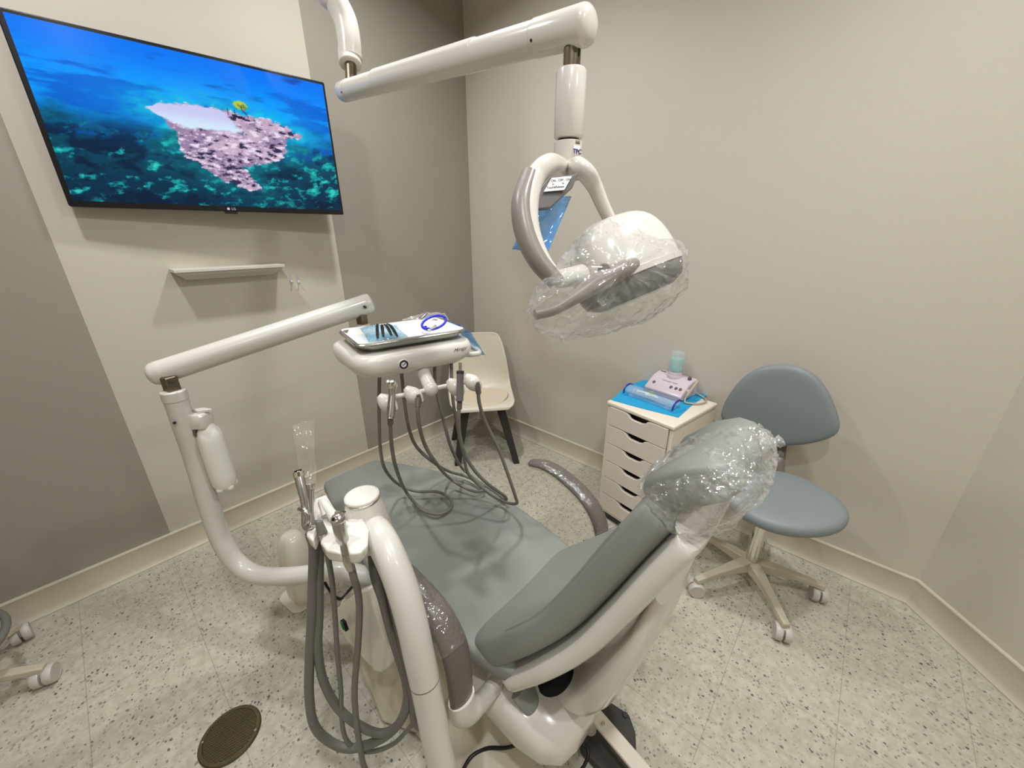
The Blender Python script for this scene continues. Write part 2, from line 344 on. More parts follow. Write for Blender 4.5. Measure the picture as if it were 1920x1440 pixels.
# ------------------------------------------------------------------ television
def tv():
    W, Hh = 1.01, .585
    c = V((.583, 2.245, 1.945)); R = Matrix.Rotation(math.radians(-6), 3, 'Z') @ Matrix.Rotation(math.radians(-.8), 3, 'X')
    P = lambda x, z, y=0: c+R@V((x, y, z))
    t = thing('wall_television', 'wide black flat television on the pale wall panel showing an island in blue sea', 'television', c)
    mb = MB(); mb.prism([(p[0], p[1]) for p in rrect(W, Hh, .006, 2)], -.012, .02, R @ Matrix(((1, 0, 0), (0, 0, 1), (0, 1, 0))).to_3x3(), c)
    make('casing', mb, M['bezel'], t, bevel=.003)
    mb = MB().box(P(0, -.02, .05), (.5, .06, .36), R)
    make('wall_mount', mb, M['black'], t, bevel=.01)
    make('sensor_tab', MB().box(P(0, -Hh/2-.004, -.004), (.05, .012, .012), R), M['black'], t, bevel=.002)
    F = R @ Matrix(((1, 0, 0), (0, 0, -1), (0, 1, 0))).to_3x3()
    text_mesh('logo', 'LG', .014, F, P(.012, -Hh/2+.010, -.0136), M['greyink'], t)
    make('logo', MB().rings([[P(-.008+r*math.cos(a), -Hh/2+.010+r*math.sin(a), -.0135-dz) for a in (2*PI*k/20 for k in range(20))] for r, dz in ((.0055, 0), (.0055, .0004))]), M['greyink'], t)
    # picture on the screen
    nu, nv = 352, 198
    sx0, sx1, sz0, sz1 = -W/2+.016, W/2-.010, Hh/2-.012, -Hh/2+.021
    me = bpy.data.meshes.new('screen')
    vs = []; cols = []
    isl = [(.30, .375), (.35, .33), (.5, .305), (.62, .33), (.72, .33), (.80, .36), (.865, .425), (.80, .46), (.78, .53), (.76, .62), (.68, .66), (.585, .70), (.62, .79), (.655, .88), (.58, .865), (.5, .82), (.44, .74), (.385, .68), (.37, .58), (.37, .5), (.33, .43)]
    beach = [(.29, .36), (.36, .325), (.5, .30), (.57, .33), (.60, .40), (.64, .47), (.58, .475), (.50, .47), (.42, .475), (.36, .45), (.32, .42)]
    def sd(poly, x, y):
        ins = False; d = 9; n = len(poly)
        for i in range(n):
            ax, ay = poly[i]; bx, by = poly[(i+1) % n]
            if (ay > y) != (by > y) and x < (bx-ax)*(y-ay)/(by-ay)+ax: ins = not ins
            ux, uy = bx-ax, by-ay; tt = max(0, min(1, ((x-ax)*ux+(y-ay)*uy)/(ux*ux+uy*uy)))
            d = min(d, math.hypot(x-ax-ux*tt, y-ay-uy*tt))
        return d if ins else -d
    sm = lambda a, b, x: (lambda q: q*q*(3-2*q))(max(0, min(1, (x-a)/(b-a))))
    mixv = lambda a, b, k: [p+(q-p)*k for p, q in zip(a, b)]
    fb = lambda x, y, s: noise.fractal(V((x*s, y*s, s)), .7, 2.1, 5)
    for j in range(nv+1):
        v = j/nv
        for i in range(nu+1):
            u = i/nu
            vs.append(P(sx0+(sx1-sx0)*u, sz0+(sz1-sz0)*v, -.0125))
            n1 = fb(u*.55, v*1.9, 5); n2 = fb(u*1.4, v*1.5, 5.5); n3 = fb(u*1.6+.3*v, v*1.5, 13); n4 = fb(u*1.2-.5*v, v*1.6+.4*u, 24)
            sky = mixv([0, 116, 240], [0, 150, 250], sm(.0, .3, v)); deep = [4, 44, 70]
            c_ = mixv(sky, [0, 120, 200], sm(.25, .5, v+.08*n2)); c_ = mixv(c_, [5, 70, 92], sm(.38, .62, v+.12*n2-.10*(1-abs(u-.55)*2)))
            c_ = mixv(c_, deep, sm(.62, .98, v+.1*n2))
            c_ = mixv(c_, [0, 84, 196], .7*sm(.05, .55, n1)*sm(.05, .2, v)*(1-sm(.5, .7, v)))
            c_ = mixv(c_, [0, 40, 120], .5*sm(.25, .8, -n1)*(1-sm(.55, .8, v)))
            c_ = mixv(c_, [4, 26, 52], .8*sm(.0, .5, -n2)*sm(.4, .6, v))
            d = sd(isl, u, v)
            halo = math.exp(-(max(0, -d)/.075)**1.3)
            c_ = mixv(c_, [20, 190, 225] if v < .5 else [10, 150, 160], halo*(.75+.5*n3)*(.95 if v < .55 else .65+.2*n2) if -.2 < d else 0)
            c_ = mixv(c_, [20, 170, 170], .8*sm(.22, .7, n3+.5*n2+.12*sm(.5, .75, u))*sm(.45, .62, v)*(1-.4*sm(.85, 1, v)))
            c_ = mixv(c_, [60, 215, 190], .8*sm(.55, .9, n3*.8+.4*n2+.25*n4)*sm(.5, .7, v))
            dd = d+.016*n3+.010*n4
            if dd > 0:
                rk = mixv([196, 172, 196], [150, 126, 160], sm(-.5, .5, n2))
                rk = mixv(rk, [232, 216, 236], sm(.1, .6, n4)); rk = mixv(rk, [34, 32, 64], .92*sm(.18, .48, -n4*.8-n3*.4+.32*sm(.45, .75, v)+.15*sm(.62, .8, u)-.14))
                c_ = mixv(c_, rk, sm(0, .006, dd))
                bd = sd(beach, u, v)+.012*n2+.01*n3
                if bd > 0: c_ = mixv(c_, mixv([196, 196, 236], [206, 228, 248], sm(.35, .46, v)), sm(0, .02, bd))
            # little hut and tree
            tr = math.hypot((u-.625)/.034, (v-.262)/.038)+.35*n3
            if tr < 1: c_ = mixv(c_, [176, 196, 70] if n3 > -.15 else [110, 140, 60], sm(1.0, .75, tr) if tr > .75 else 1)
            if abs(u-.638-.01*math.sin(v*60)) < .0022 and .275 < v < .345: c_ = [40, 36, 60]
            if .588 < u < .635 and abs(v-.345-.25*(u-.59)) < .010+.004*n3: c_ = [38, 28, 64]
            if .63 < u < .70 and abs(v-.36-.3*(u-.63)) < .008 and n3 > -.1: c_ = [60, 44, 84]
            if v > .3 and v < .345 and (abs(u-.573) < .0015 or abs(u-.60) < .0015): c_ = [30, 30, 70]
            vg = 1-.35*sm(.7, 1.05, math.hypot(u-.5, (v-.45)))
            cols.append(tuple(x*vg for x in c_))
    w = nu+1
    me.from_pydata([tuple(q-c) for q in vs], [], [((j+1)*w+i, (j+1)*w+i+1, j*w+i+1, j*w+i) for j in range(nv) for i in range(nu)])
    ca = me.color_attributes.new('picture', 'FLOAT_COLOR', 'POINT')
    arr = np.clip(np.array(cols)/255, 0, 1); arr = np.where(arr > .04045, ((arr+.055)/1.055)**2.4, arr/12.92)
    ca.data.foreach_set('color', np.concatenate([arr, np.ones((len(arr), 1))], 1).astype(np.float32).ravel())
    m = bpy.data.materials.new('lit television picture'); m.use_nodes = True; nt = m.node_tree; b = nt.nodes['Principled BSDF']
    at_ = nt.nodes.new('ShaderNodeVertexColor'); at_.layer_name = 'picture'
    b.inputs['Base Color'].default_value = (.004, .004, .004, 1); b.inputs['Roughness'].default_value = .2; b.inputs['Specular IOR Level'].default_value = .08
    nt.links.new(at_.outputs[0], b.inputs['Emission Color']); b.inputs['Emission Strength'].default_value = TVS
    me.materials.append(m)
    o = bpy.data.objects.new('screen', me); col.objects.link(o); o.parent = t; BASE[o] = c
TVS = 1.15
tv()

# ------------------------------------------------------------------ wall shelf and hooks
def wall_shelf():
    t = thing('wall_shelf', 'small white moulded ledge shelf on the wall below the television', 'shelf', (.54, YL, 1.39))
    def rect(x0, x1, y0, z): return [V((x0, YL, z)), V((x0, y0, z)), V((x1, y0, z)), V((x1, YL, z))]
    make('shelf_board', MB().rings([rect(.318, .765, 2.247, 1.398), rect(.318, .765, 2.247, 1.412)]), M['whitepaint'], t, bevel=.002)
    secs = []
    for k in range(9):
        q = k/8; e = math.sin(q*PI/2)**1.4
        secs.append(rect(.362-.034*e, .722+.034*e, 2.305-.05*e, 1.362+.036*q))
    make('cove_moulding', MB().rings(secs), M['whitepaint'], t, sharp=30)
wall_shelf()
for px, lab in ((545, 'clear adhesive wall hook right of the shelf, the one nearer the shelf'), (558, 'clear adhesive wall hook right of the shelf, the one farther from the shelf')):
    p = ony(px, 523, YL); x, z = p.x, p.z
    t = thing('wall_hook', lab, 'hook', (x, YL, z), 'clear adhesive hooks beside the shelf')
    make('back_plate', MB().prism(rrect(.014, .04, .006, 4), 0, .003, Matrix(((1, 0, 0), (0, 0, -1), (0, 1, 0))).to_3x3(), (x, YL, z)), M['clearbox'], t)
    make('hook_prong', MB().tube([(x, YL-.003, z-.005), (x, YL-.006, z-.016), (x, YL-.016, z-.02), (x, YL-.022, z-.01)], .0032, 8), M['white'], t)

# ------------------------------------------------------------------ operatory light
def capsule(mb, a, b, r0, r1, seg=28, round0=True, round1=True):
    a, b = V(a), V(b); h = (b-a).length; pr = []
    if round0: pr += [(r0*math.sin(q), -r0*.35*math.cos(q)) for q in (.05, .4, .8, 1.2)]
    pr += [(r0, 0), (r1, h)]
    if round1: pr += [(r1*math.cos(q), h+r1*.55*math.sin(q)) for q in (.35, .7, 1.0, 1.25, 1.45, 1.54)]
    return mb.lathe(pr, a, b-a, seg)
def operatory_light():
    pl = at(655, 169, 1.42); pr_ = at(1075, 54, .82)
    ax = (pr_-pl).normalized()
    t = thing('operatory_light', 'white dental operatory light hanging from the ceiling on a jointed arm', 'dental light', (pl.x, pl.y, HC))
    top = at(657, 108, 1.42)
    px, py = top.x, top.y
    # ceiling post: vertical drop bending in from upper left
    c2 = at(600, -38, 1.35)
    c3 = V((c2.x-.10, c2.y+.02, HC))
    make('ceiling_post', MB().tube([top, at(655, 78, 1.41), at(648, 40, 1.40), at(630, 4, 1.38), c2, c2+(c3-c2)*.4-V((.012, 0, 0)), c3], .0405, 24), M['white'], t)
    make('post_collar', MB().cyl(at(657, 122, 1.42), at(655, 98, 1.42), .0395, .0395, 28), M['white'], t, bevel=.003)
    make('ceiling_plate', MB().cyl((c3.x, c3.y, HC), (c3.x, c3.y, HC-.04), .1, .09), M['white'], t, bevel=.008)
    make('pivot_pin', MB().cyl(at(659, 160, 1.42), at(657, 115, 1.42), .020, .020), M['dullsteel'], t)
    mb = MB(); mb.lathe([(.0345, 0), (.036, .5), (.037, 1.0)], pl-ax*.02, ax) if False else capsule(mb, pl-ax*.02, pr_-ax*.10, .0335, .0345, round0=False, round1=False)
    make('spring_arm', mb, M['white'], t, bevel=.002)
    make('arm_end_cap', capsule(MB(), pl-ax*.045, pl+ax*.012, .0332, .0342, round1=False), M['white'], t)
    cap = capsule(MB(), pr_-ax*.098, pr_+ax*.03, .0362, .0368, round0=False)
    big = make('arm_end_cap', cap, M['white'], t)
    make('arm_cover', MB().tube([pl+ax*.20+V((0, 0, .0022)), pl+ax*.4+V((0, 0, .0022)), pr_-ax*.30+V((0, 0, .0022))], .0350, 24, smooth=False), M['white'], t, bevel=.004)
    for q, dd in ((pr_-ax*.088, .0363), (pl+ax*.002, .0340)):
        side = (EYE-q); side = (side-ax*side.dot(ax)).normalized()
        make('screw', MB().cyl(q+side*(dd-.004), q+side*(dd+.0012), .0035, .003, 10), M['screw'], t)
    # lower tube
    j = V((pr_.x, pr_.y, 0)); Z = lambda z: V((pr_.x, pr_.y, z))
    zt = onto_z(pr_.x, pr_.y, 130); zb = onto_z(pr_.x, pr_.y, 262)
    make('pivot_pin', MB().cyl(Z(zt+.002), Z(pr_.z-.02), .0185), M['dullsteel'], t)
    make('pivot_slot', MB().box(Z(zt+.03)+RT*.012-FW*.0135, (.006, .006, .035), rotz(head)), M['black'], t, bevel=.002)
    make('drop_tube', MB().lathe([(.020, 0), (.031, .002), (.0335, .006), (.0335, zt-zb-.006), (.031, zt-zb-.001), (.022, zt-zb)], Z(zb), (0, 0, 1), 32), M['white'], t)
    zc = onto_z(pr_.x, pr_.y, 318)
    make('swivel_ring', MB().cyl(Z(zb-.006), Z(zb+.002), .024), M['screw'], t)
    hub = make('swivel_hub', MB().lathe([(.006, -.022), (.016, -.016), (.026, -.004), (.031, .010), (.0325, .03), (.0325, .05), (.0325, zb-.006-zc), (.030, zb-.004-zc)], Z(zc), (0, 0, 1), 32), M['white'], t)
    # yoke
    piv_l = at(1050, 522, .74); piv_r = at(1172, 420, .90)
    crown = Z(onto_z(pr_.x, pr_.y, 324))
    L = [crown+RT*.0, at(1028, 312, .785), at(1001, 338, .760), at(989, 388, .742), at(995, 441, .734), at(1018, 493, .732), at(1047, 526, .738)]
    Rr = [crown+RT*.0, at(1088, 316, .82), at(1112, 345, .85), at(1130, 385, .875), at(1150, 425, .90), at(1168, 455, .905)]
    bow = list(reversed(L[1:]))+[crown]+Rr[1:]
    yo = make('yoke', MB().tube(bow, [.019, .022, .0255, .0275, .0265, .0255, .0245, .0235, .021, .0185, .017, .016], 20, flat=.78, side=FW), M['white'], t)
    Lg = [q+(-RT*.0075+UP*.003-FW*.003) for q in L[2:]]; Lg = [q-RT*.003-FW*.004 for q in Lg]; Lg[0] = Lg[0]+RT*.002; Lg[-1] = at(1044, 530, .731)
    make('yoke_grip', MB().tube(Lg, [.0235, .0265, .0265, .0240, .0205], 18, flat=.78, side=FW), M['lampgrey'], t, label='warm grey outer face of the yoke')
    # touch sensor panel hanging inside the yoke
    sp = [at(1032, 332, .766), at(1085, 325, .79), at(1074, 352, .79), at(1032, 390, .765), at(1008, 392, .752), at(1012, 360, .755)]
    nrm = (sp[1]-sp[0]).cross(sp[3]-sp[0]).normalized()
    if nrm.dot(EYE-sp[0]) < 0: nrm = -nrm
    mb = MB(); n = len(sp); mb.add([q-nrm*.012 for q in sp]+[q for q in sp], [tuple(reversed(range(n))), tuple(range(n, 2*n))]+[(k, (k+1) % n, (k+1) % n+n, k+n) for k in range(n)])
    sw = make('touch_switch', mb, M['lampdark'], t, bevel=.003)
    q0, q1, q3 = at(1034, 334, .762), at(1072, 331, .779), at(1019, 360, .754)
    ex = (q1-q0); ey = (q3-q0); n2 = ex.cross(ey).normalized()
    if n2.dot(EYE-q0) < 0: n2 = -n2
    lb = MB(); a = [q0, q1, q1+ey, q0+ey]; lb.add([p+n2*.0004 for p in a]+[p+n2*.0012 for p in a], [(3, 2, 1, 0), (4, 5, 6, 7), (0, 1, 5, 4), (1, 2, 6, 5), (2, 3, 7, 6), (3, 0, 4, 7)])
    lab = make('switch_label', lb, M['label'], sw)
    exn = ex.normalized(); eyn = (-ey - exn*(-ey).dot(exn)).normalized(); F = Matrix((exn, eyn, exn.cross(eyn))).transposed()
    text_mesh('label_text', 'ON - OFF - ON', .0068, F, q0+ex*.54+ey*.25+n2*.0014, M['ink'], sw, .0002)
    text_mesh('label_text', '\u2190        \u2192', .007, F, q0+ex*.50+ey*.50+n2*.0014, M['ink'], sw, .0002)
    text_mesh('label_text', 'Touch&Release', .0064, F, q0+ex*.46+ey*.74+n2*.0014, M['ink'], sw, .0002)
    # TPC badge wrapped on the hub
    tp = lambda a, z, r=.0329: Z(z)+rotz(head+PI+a)@V((r, 0, 0))
    zz = onto_z(pr_.x, pr_.y, 289, .0335)
    def patch(nm, a0, a1, z0, z1, m, r=.0329):
        return make(nm, MB().grid(lambda u, v: tp(a0+(a1-a0)*u, z0+(z1-z0)*v, r), 8, 1), m, hub, solid=.0006)
    patch('badge', .28, .86, zz-.012, zz+.012, M['label'])
    patch('badge_stripe', .28, .47, zz-.021, zz-.011, M['red']); patch('badge_stripe', .47, .66, zz-.021, zz-.011, M['label']); patch('badge_stripe', .66, .86, zz-.021, zz-.011, M['navy'])
    nn = tp(.57, 0, 1)-Z(0); nx = V((0, 0, 1)).cross(nn)
    text_mesh('badge_text', 'TPC', .0135, Matrix((nx, V((0, 0, 1)), nn)).transposed(), Z(zz)+nn*.0336, M['navy'], hub, .0003, bold=.0003)
    patch('badge_button', .42, .80, zz+.016, zz+.023, M['lampgrey'])
    # lamp head
    n = V((.06, -.46, -.88)).normalized()                    # beam direction, towards the headrest
    a = V((.90, -.43, .06)); a = (a-n*a.dot(n)).normalized()
    b = n.cross(a)
    F = Matrix((a, b, -n)).transposed()
    c = at(1178, 520, .84)
    def dome(u, v):
        th = 2*PI*u; q = v*PI/2
        pw = lambda x, e: math.copysign(abs(x)**e, x)
        return c+F@V((.118*pw(math.cos(th), .8)*math.cos(q)**.55, .088*pw(math.sin(th), .8)*math.cos(q)**.55, (.128)*math.sin(q)**.95))
    make('lamp_shell', MB().rings([[dome(k/40, j/12) for k in range(40)] for j in range(12)]+[[dome(k/40, .985) for k in range(40)]]), M['white'], t)
    rim = lambda s, z: [c+F@V((.118*s*math.copysign(abs(math.cos(th))**.8, math.cos(th)), .088*s*math.copysign(abs(math.sin(th))**.8, math.sin(th)), z)) for th in (2*PI*k/40 for k in range(40))]
    make('lamp_rim', MB().rings([rim(1.0, -.004), rim(1.03, -.004), rim(1.03, .007), rim(.99, .009)]), M['white'], t)
    make('lamp_housing', MB().rings([rim(1.0, -.003), rim(1.0, -.014), rim(.93, -.034), rim(.7, -.048)]), M['lampdark'], t)
    make('lamp_lens', MB().rings([rim(.66, -.047), rim(.6, -.052)]), M['clearbox'], t)
    # pivots and grips
    make('yoke_pivot', MB().cyl(at(1044, 524, .735), at(1092, 516, .785), .0165, .022), M['white'], t, bevel=.004)
    make('yoke_pivot', MB().cyl(at(1172, 445, .92), at(1180, 470, .88), .018, .02), M['white'], t, bevel=.004)
    g = make('grip_handle', MB().tube([at(1188, 496, .755), at(1160, 510, .742), at(1120, 530, .728), at(1080, 556, .715), at(1040, 580, .705), at(1003, 590, .70)], [.018, .027, .027, .019, .0145, .0135], 18, flat=.7, side=FW), M['lampgrey'], t)
    make('knob', MB().cyl(at(1133, 508, .715), at(1133, 506, .735), .0125, .0125), M['brown'], t, bevel=.002)
    return F, c
def onto_z(x, y, py, off=0):
    """height at which the vertical through (x, y) shows at picture row py"""
    lo, hi = 0, 2.7
    for _ in range(50):
        z = (lo+hi)/2; p = V((x, y, z))-EYE; yy = 720-FPX*p.dot(UP)/p.dot(FW)
        if yy > py: lo = z
        else: hi = z
    return z
LF, LC = operatory_light()
def lamp_bag():
    t = thing('plastic_cover', 'crumpled clear plastic bag pulled over the head of the operatory light', 'plastic cover', LC)
    a, b, up = LF.col[0], LF.col[1], LF.col[2]
    key = [(990, 588, .70), (1000, 545, .715), (1040, 500, .735), (1072, 455, .77), (1110, 425, .80), (1160, 430, .82), (1215, 455, .82), (1264, 466, .82), (1279, 490, .82), (1279, 535, .82), (1250, 568, .81), (1200, 595, .79), (1130, 616, .765), (1060, 626, .74), (1030, 622, .725)]
    front = [at(*k) for k in key]
    P = spline(front+[front[0]], 14)[:-1]
    cen = sum(P, V())/len(P)
    rs = []
    for k in range(61):
        q = -1+2*k/60; sc_ = math.sqrt(max(0, 1-abs(q)**2.6))*.93+.07
        ctr = cen+FW*(.085*q)+UP*(-.01*q)
        rs.append([ctr+(p-cen)*sc_ for p in P])
    make('bag_film', MB().rings(rs), M['film'], t, displace=.004, dscale=.04, crinkle=((.011, .05), (.008, .019), (.0030, .009)))
lamp_bag()
def blue_light_film():
    k = [at(996, 385, .80), at(1072, 366, .83), at(1048, 440, .82), at(1026, 476, .81), at(1000, 462, .80), at(960, 468, .79), at(968, 430, .785), at(985, 425, .79)]
    def g(u, v):
        top = k[0].lerp(k[1], u); bot = k[5].lerp(k[3], u)
        p = top.lerp(bot, v); return p+FW*(.006*math.sin(u*7+v*4)+.004*math.sin(v*9))
    o = make('barrier_film', MB().grid(g, 14, 14), M['bluefilm'], loc=k[4], solid=.0008)
    tag(o, 'blue translucent barrier film hanging behind the yoke of the operatory light', 'plastic film', 'blue barrier films')
blue_light_film()

# ------------------------------------------------------------------ dental chair
CX = .715
def dental_chair():
    t = thing('dental_chair', 'grey vinyl reclined dental chair with white shell and cream base', 'dental chair', (CX, .85, 0))
    sect = lambda c, w, h, X, N, e=.45, n=40, bol=0, dome=0: [c+X*(w*u)+N*(h*v-bol*(1-abs(u)**2.4)*(v > 0)) for u, v in ((math.copysign(abs(math.cos(a))**e, math.cos(a)), math.copysign(abs(math.sin(a))**e, math.sin(a))) for a in (2*PI*k/n for k in range(n)))]
    XX = V((1, 0, 0)); ZZ = V((0, 0, 1))
    # seat with leg rest
    S = [(1.765, .10, .392, .012), (1.76, .138, .392, .024), (1.735, .153, .393, .03), (1.70, .158, .398, .034), (1.55, .20, .42, .036), (1.40, .238, .44, .038), (1.18, .275, .462, .04), (1.02, .29, .468, .04), (.86, .29, .466, .04), (.70, .275, .464, .04), (.56, .25, .462, .038), (.44, .22, .46, .03), (.41, .15, .46, .015)]
    make('seat', MB().rings([sect(V((CX, y, z)), w, h, XX, ZZ, .35) for y, w, z, h in S]), M['vinyl'], t)
    U = [(1.66, .10, .36, .012), (1.5, .17, .375, .02), (1.2, .23, .40, .03), (.95, .24, .40, .034), (.65, .22, .39, .04), (.45, .18, .39, .03)]
    make('seat_pan', MB().rings([sect(V((CX, y, z)), w, h, XX, ZZ, .5) for y, w, z, h in U]), M['cream2'], t)
    # backrest: spine from the lap up to the neck
    sp = [(.612, .408), (.592, .426), (.516, .512), (.422, .632), (.348, .738), (.284, .872), (.230, .997), (.187, 1.085), (.175, 1.105)]
    hw = [.17, .228, .240, .224, .200, .178, .162, .146, .12]; th = [.026, .064, .067, .060, .054, .052, .050, .046, .025]; bo = [0, .01, .028, .040, .044, .044, .038, .02, .005]
    pts = [V((CX, y, z)) for y, z in sp]
    def nrm(i):
        tn = (pts[min(i+1, len(pts)-1)]-pts[max(i-1, 0)]).normalized(); n_ = V((0, -tn.z, tn.y)); return n_ if n_.z > 0 else -n_
    rr = []
    n_sub = 5
    P = spline(pts, n_sub); HW = lerp_list(hw, n_sub, 0); TH = lerp_list(th, n_sub, 0); BO = lerp_list(bo, n_sub, 0); NS = []
    for i, p in enumerate(P):
        tn = (P[min(i+1, len(P)-1)]-P[max(i-1, 0)]).normalized(); n_ = V((0, tn.z, -tn.y))
        if n_.y < 0 and n_.z < 0: n_ = -n_
        if n_.z < 0: n_ = -n_
        NS.append(n_)
    mbk = MB().rings([sect(P[i], HW[i], TH[i], XX, NS[i], .55, 56, BO[i]) for i in range(len(P))])
    bk = make('backrest', mbk, M['vinyl'], t)
    # stitched seams along both bolsters
    for sgn in (-1, 1):
        seam = [P[i]+XX*(sgn*HW[i]*.968)+NS[i]*(TH[i]*.61-BO[i]*.07+.0006) for i in range(14, len(P)-6, 3)]
        make('seam', MB().tube(seam, .0009, 6, 2), M['vinyl'], bk)
    # shell behind
    rr = []
    i0 = 3
    for i in range(i0, len(P)-1):
        f = (i-i0)/(len(P)-2-i0); hh = .016+.024*math.sin(min(1, f*2.4+.2)*PI/2)*(1-.5*f)
        w = HW[i]*(.97 if f > .2 else .55+.42*math.sin(f/.2*PI/2))
        rr.append(sect(P[i]-NS[i]*(TH[i]+hh*.86-.002+.008*max(0, 1-f*4)), w, hh if 0 < f < 1 else hh*.5, XX, NS[i], .6, 48))
    make('backrest_shell', MB().rings(rr), M['white'], t)
    # rear fairing that joins shell and hinge housing
    fr = [((.215, .86), .11, .02), ((.235, .74), .15, .03), ((.27, .62), .17, .04), ((.31, .50), .17, .05), ((.36, .40), .155, .06), ((.41, .32), .13, .05)]
    make('rear_fairing', MB().rings([sect(V((CX+.02, y-.055, z)), w, h, XX, V((0, .85, .5)), .7, 40) for (y, z), w, h in fr]), M['white'], t)
    make('hinge_housing', MB().rings([sect(V((CX-.085, y, z)), w, h, XX, ZZ, .68, 40) for y, z, w, h in ((.285, .245, .05, .03), (.30, .245, .10, .055), (.345, .25, .135, .075), (.42, .265, .155, .088), (.54, .28, .16, .085), (.64, .30, .145, .06))]), M['white'], t)
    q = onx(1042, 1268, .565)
    make('hinge_shade', MB().ball(q, (.055, .045, .030), frame((0, .6, .8))), M['painted_shade'], t)  # solid black ball, painted shade where the hinge opens under the shell
    make('hinge_bracket', MB().tube([onx(975, 1290, .53), onx(990, 1312, .535), onx(1003, 1332, .55)], [.034, .032, .024], 20, flat=.6, side=XX), M['vinyl'], t)
    # base on the floor
    bs = [(0.0, .25, .385), (.025, .25, .385), (.05, .22, .36), (.12, .17, .29), (.20, .14, .26), (.30, .15, .25), (.38, .16, .25)]
    def foot(z, hx, hy):
        return [V((CX-.10+.06*min(1, z/.2)+q[0], .79+q[1]+.07*min(1, z/.12), z)) for q in rrect(hx*2, hy*2, .12, 8)]
    make('floor_base', MB().rings([foot(*q) for q in bs]), M['cream'], t, bevel=.006)
    # slanted lift column cover on the side nearest the post
    lift = [V((.43, 1.10, .40)), V((.325, 1.12, .36)), V((.298, 1.05, .26)), V((.300, .87, .003)), V((.40, .68, .003)), V((.43, .72, .36))]
    make('lift_cover', MB().add(lift+[q+V((.28, 0, 0)) for q in lift], [(5, 4, 3, 2, 1, 0), tuple(range(6, 12))]+[(k, (k+1) % 6, (k+1) % 6+6, k+6) for k in range(6)]), M['cream'], t, bevel=.02)
    pan = [onx(*q, x) for q, x in (((633, 1140), .315), ((668, 1112), .35), ((695, 1100), .36), ((742, 1238), .345), ((738, 1246), .342), ((722, 1258), .33), ((710, 1254), .325), ((655, 1195), .31), ((640, 1172), .305))]
    n = len(pan); d = V((.03, 0, 0))
    cp = make('side_panel', MB().add([q-V((.012, 0, 0)) for q in pan]+[q+d for q in pan], [tuple(reversed(range(n))), tuple(range(n, 2*n))]+[(k, (k+1) % n, (k+1) % n+n, k+n) for k in range(n)]), M['cream2'], t, bevel=.006)
    sw = onx(646, 1172, .296); make('power_switch', MB().box(sw, (.012, .022, .034), Matrix.Rotation(-.35, 3, 'X')), M['black'], cp, bevel=.002)
    sw2 = onx(642, 1173, .287); make('rocker', MB().box(sw2, (.006, .012, .026), Matrix.Rotation(-.35, 3, 'X')), M['green'], cp, bevel=.002)
    # arms
    R_ = [onx(*q, 1.08) for q in ((1000, 868), (1022, 872), (1052, 889), (1088, 921), (1112, 952), (1127, 990), (1128, 1035))]
    ar = make('armrest', MB().tube([R_[0]+(R_[0]-R_[1])*.25]+R_, [.016, .025, .030, .032, .034, .036, .037, .036], 22, 8, flat=.55, side=XX), M['brown'], t)
    e = R_[-1]
    make('armrest_mount', MB().tube([e+V((0, 0, .02)), e+V((-.01, .02, -.06)), e+V((-.07, .03, -.12)), e+V((-.16, .03, -.14))], [.036, .037, .036, .034], 20, flat=.6, side=XX), M['white'], t)
    L_ = [onx(*q, .378) for q in ((703, 1030), (735, 1055), (778, 1098), (820, 1150), (850, 1210), (862, 1265), (866, 1318))]
    al = make('armrest', MB().tube([L_[0]+(L_[0]-L_[1])*.25]+L_, [.016, .025, .030, .032, .034, .036, .036, .034], 22, 8, flat=.55, side=XX), M['brown'], t)
    e = L_[-1]
    make('armrest_mount', MB().tube([e+V((0, 0, .025)), e+V((.004, .0, -.03)), e+V((.04, .0, -.075)), e+V((.13, .01, -.10))], [.037, .040, .038, .034], 20, flat=.7, side=XX), M['white'], t)
    # headrest and its bar
    hn = V((0, .60, .80)).normalized(); ht = V((0, -.80, .60))
    hc = V((CX, .135, 1.155))
    make('headrest', MB().rings([sect(hc+ht*s+hn*(.012*(1-(s/.1)**2)), w, h, XX, hn, .42, 44, .012) for s, w, h in ((-.094, .085, .014), (-.090, .108, .028), (-.072, .122, .042), (0, .126, .048), (.045, .121, .044), (.068, .106, .032), (.075, .085, .016))]), M['vinyl'], t)
    make('headrest_bracket', MB().rings([sect(V((CX, .165, 1.02)), .045, .012, XX, V((0, .9, .4)), .5, 24), sect(V((CX, .135, 1.09)), .045, .012, XX, V((0, .9, .4)), .5, 24), sect(V((CX, .125, 1.125)), .045, .012, XX, V((0, .8, .6)), .5, 24)]), M['cream2'], t, bevel=.004)
    return R_, L_, hc, hn, ht
RARM, LARM, HC_, HN, HT = dental_chair()
def arm_wrap(pts, i0, i1, lab):
    P = [pts[0]+(pts[0]-pts[1])*.3]+list(pts)
    rad = [.019, .028, .033, .035, .037, .039, .039, .037]
    o = make('cling_wrap', MB().tube(P[i0:i1], rad[i0:i1], 84, 34, flat=.62, side=V((1, 0, 0))), M['wrap'], loc=P[i0], crinkle=((.0040, .022), (.0028, .008)))
    tag(o, lab, 'plastic wrap', 'cling wraps on the chair arms')
arm_wrap(RARM, 0, 7, 'clear cling wrap on the far right armrest, beside the white drawer cabinet')
arm_wrap(LARM, 0, 6, 'clear cling wrap on the near armrest, beside the curved white tube')
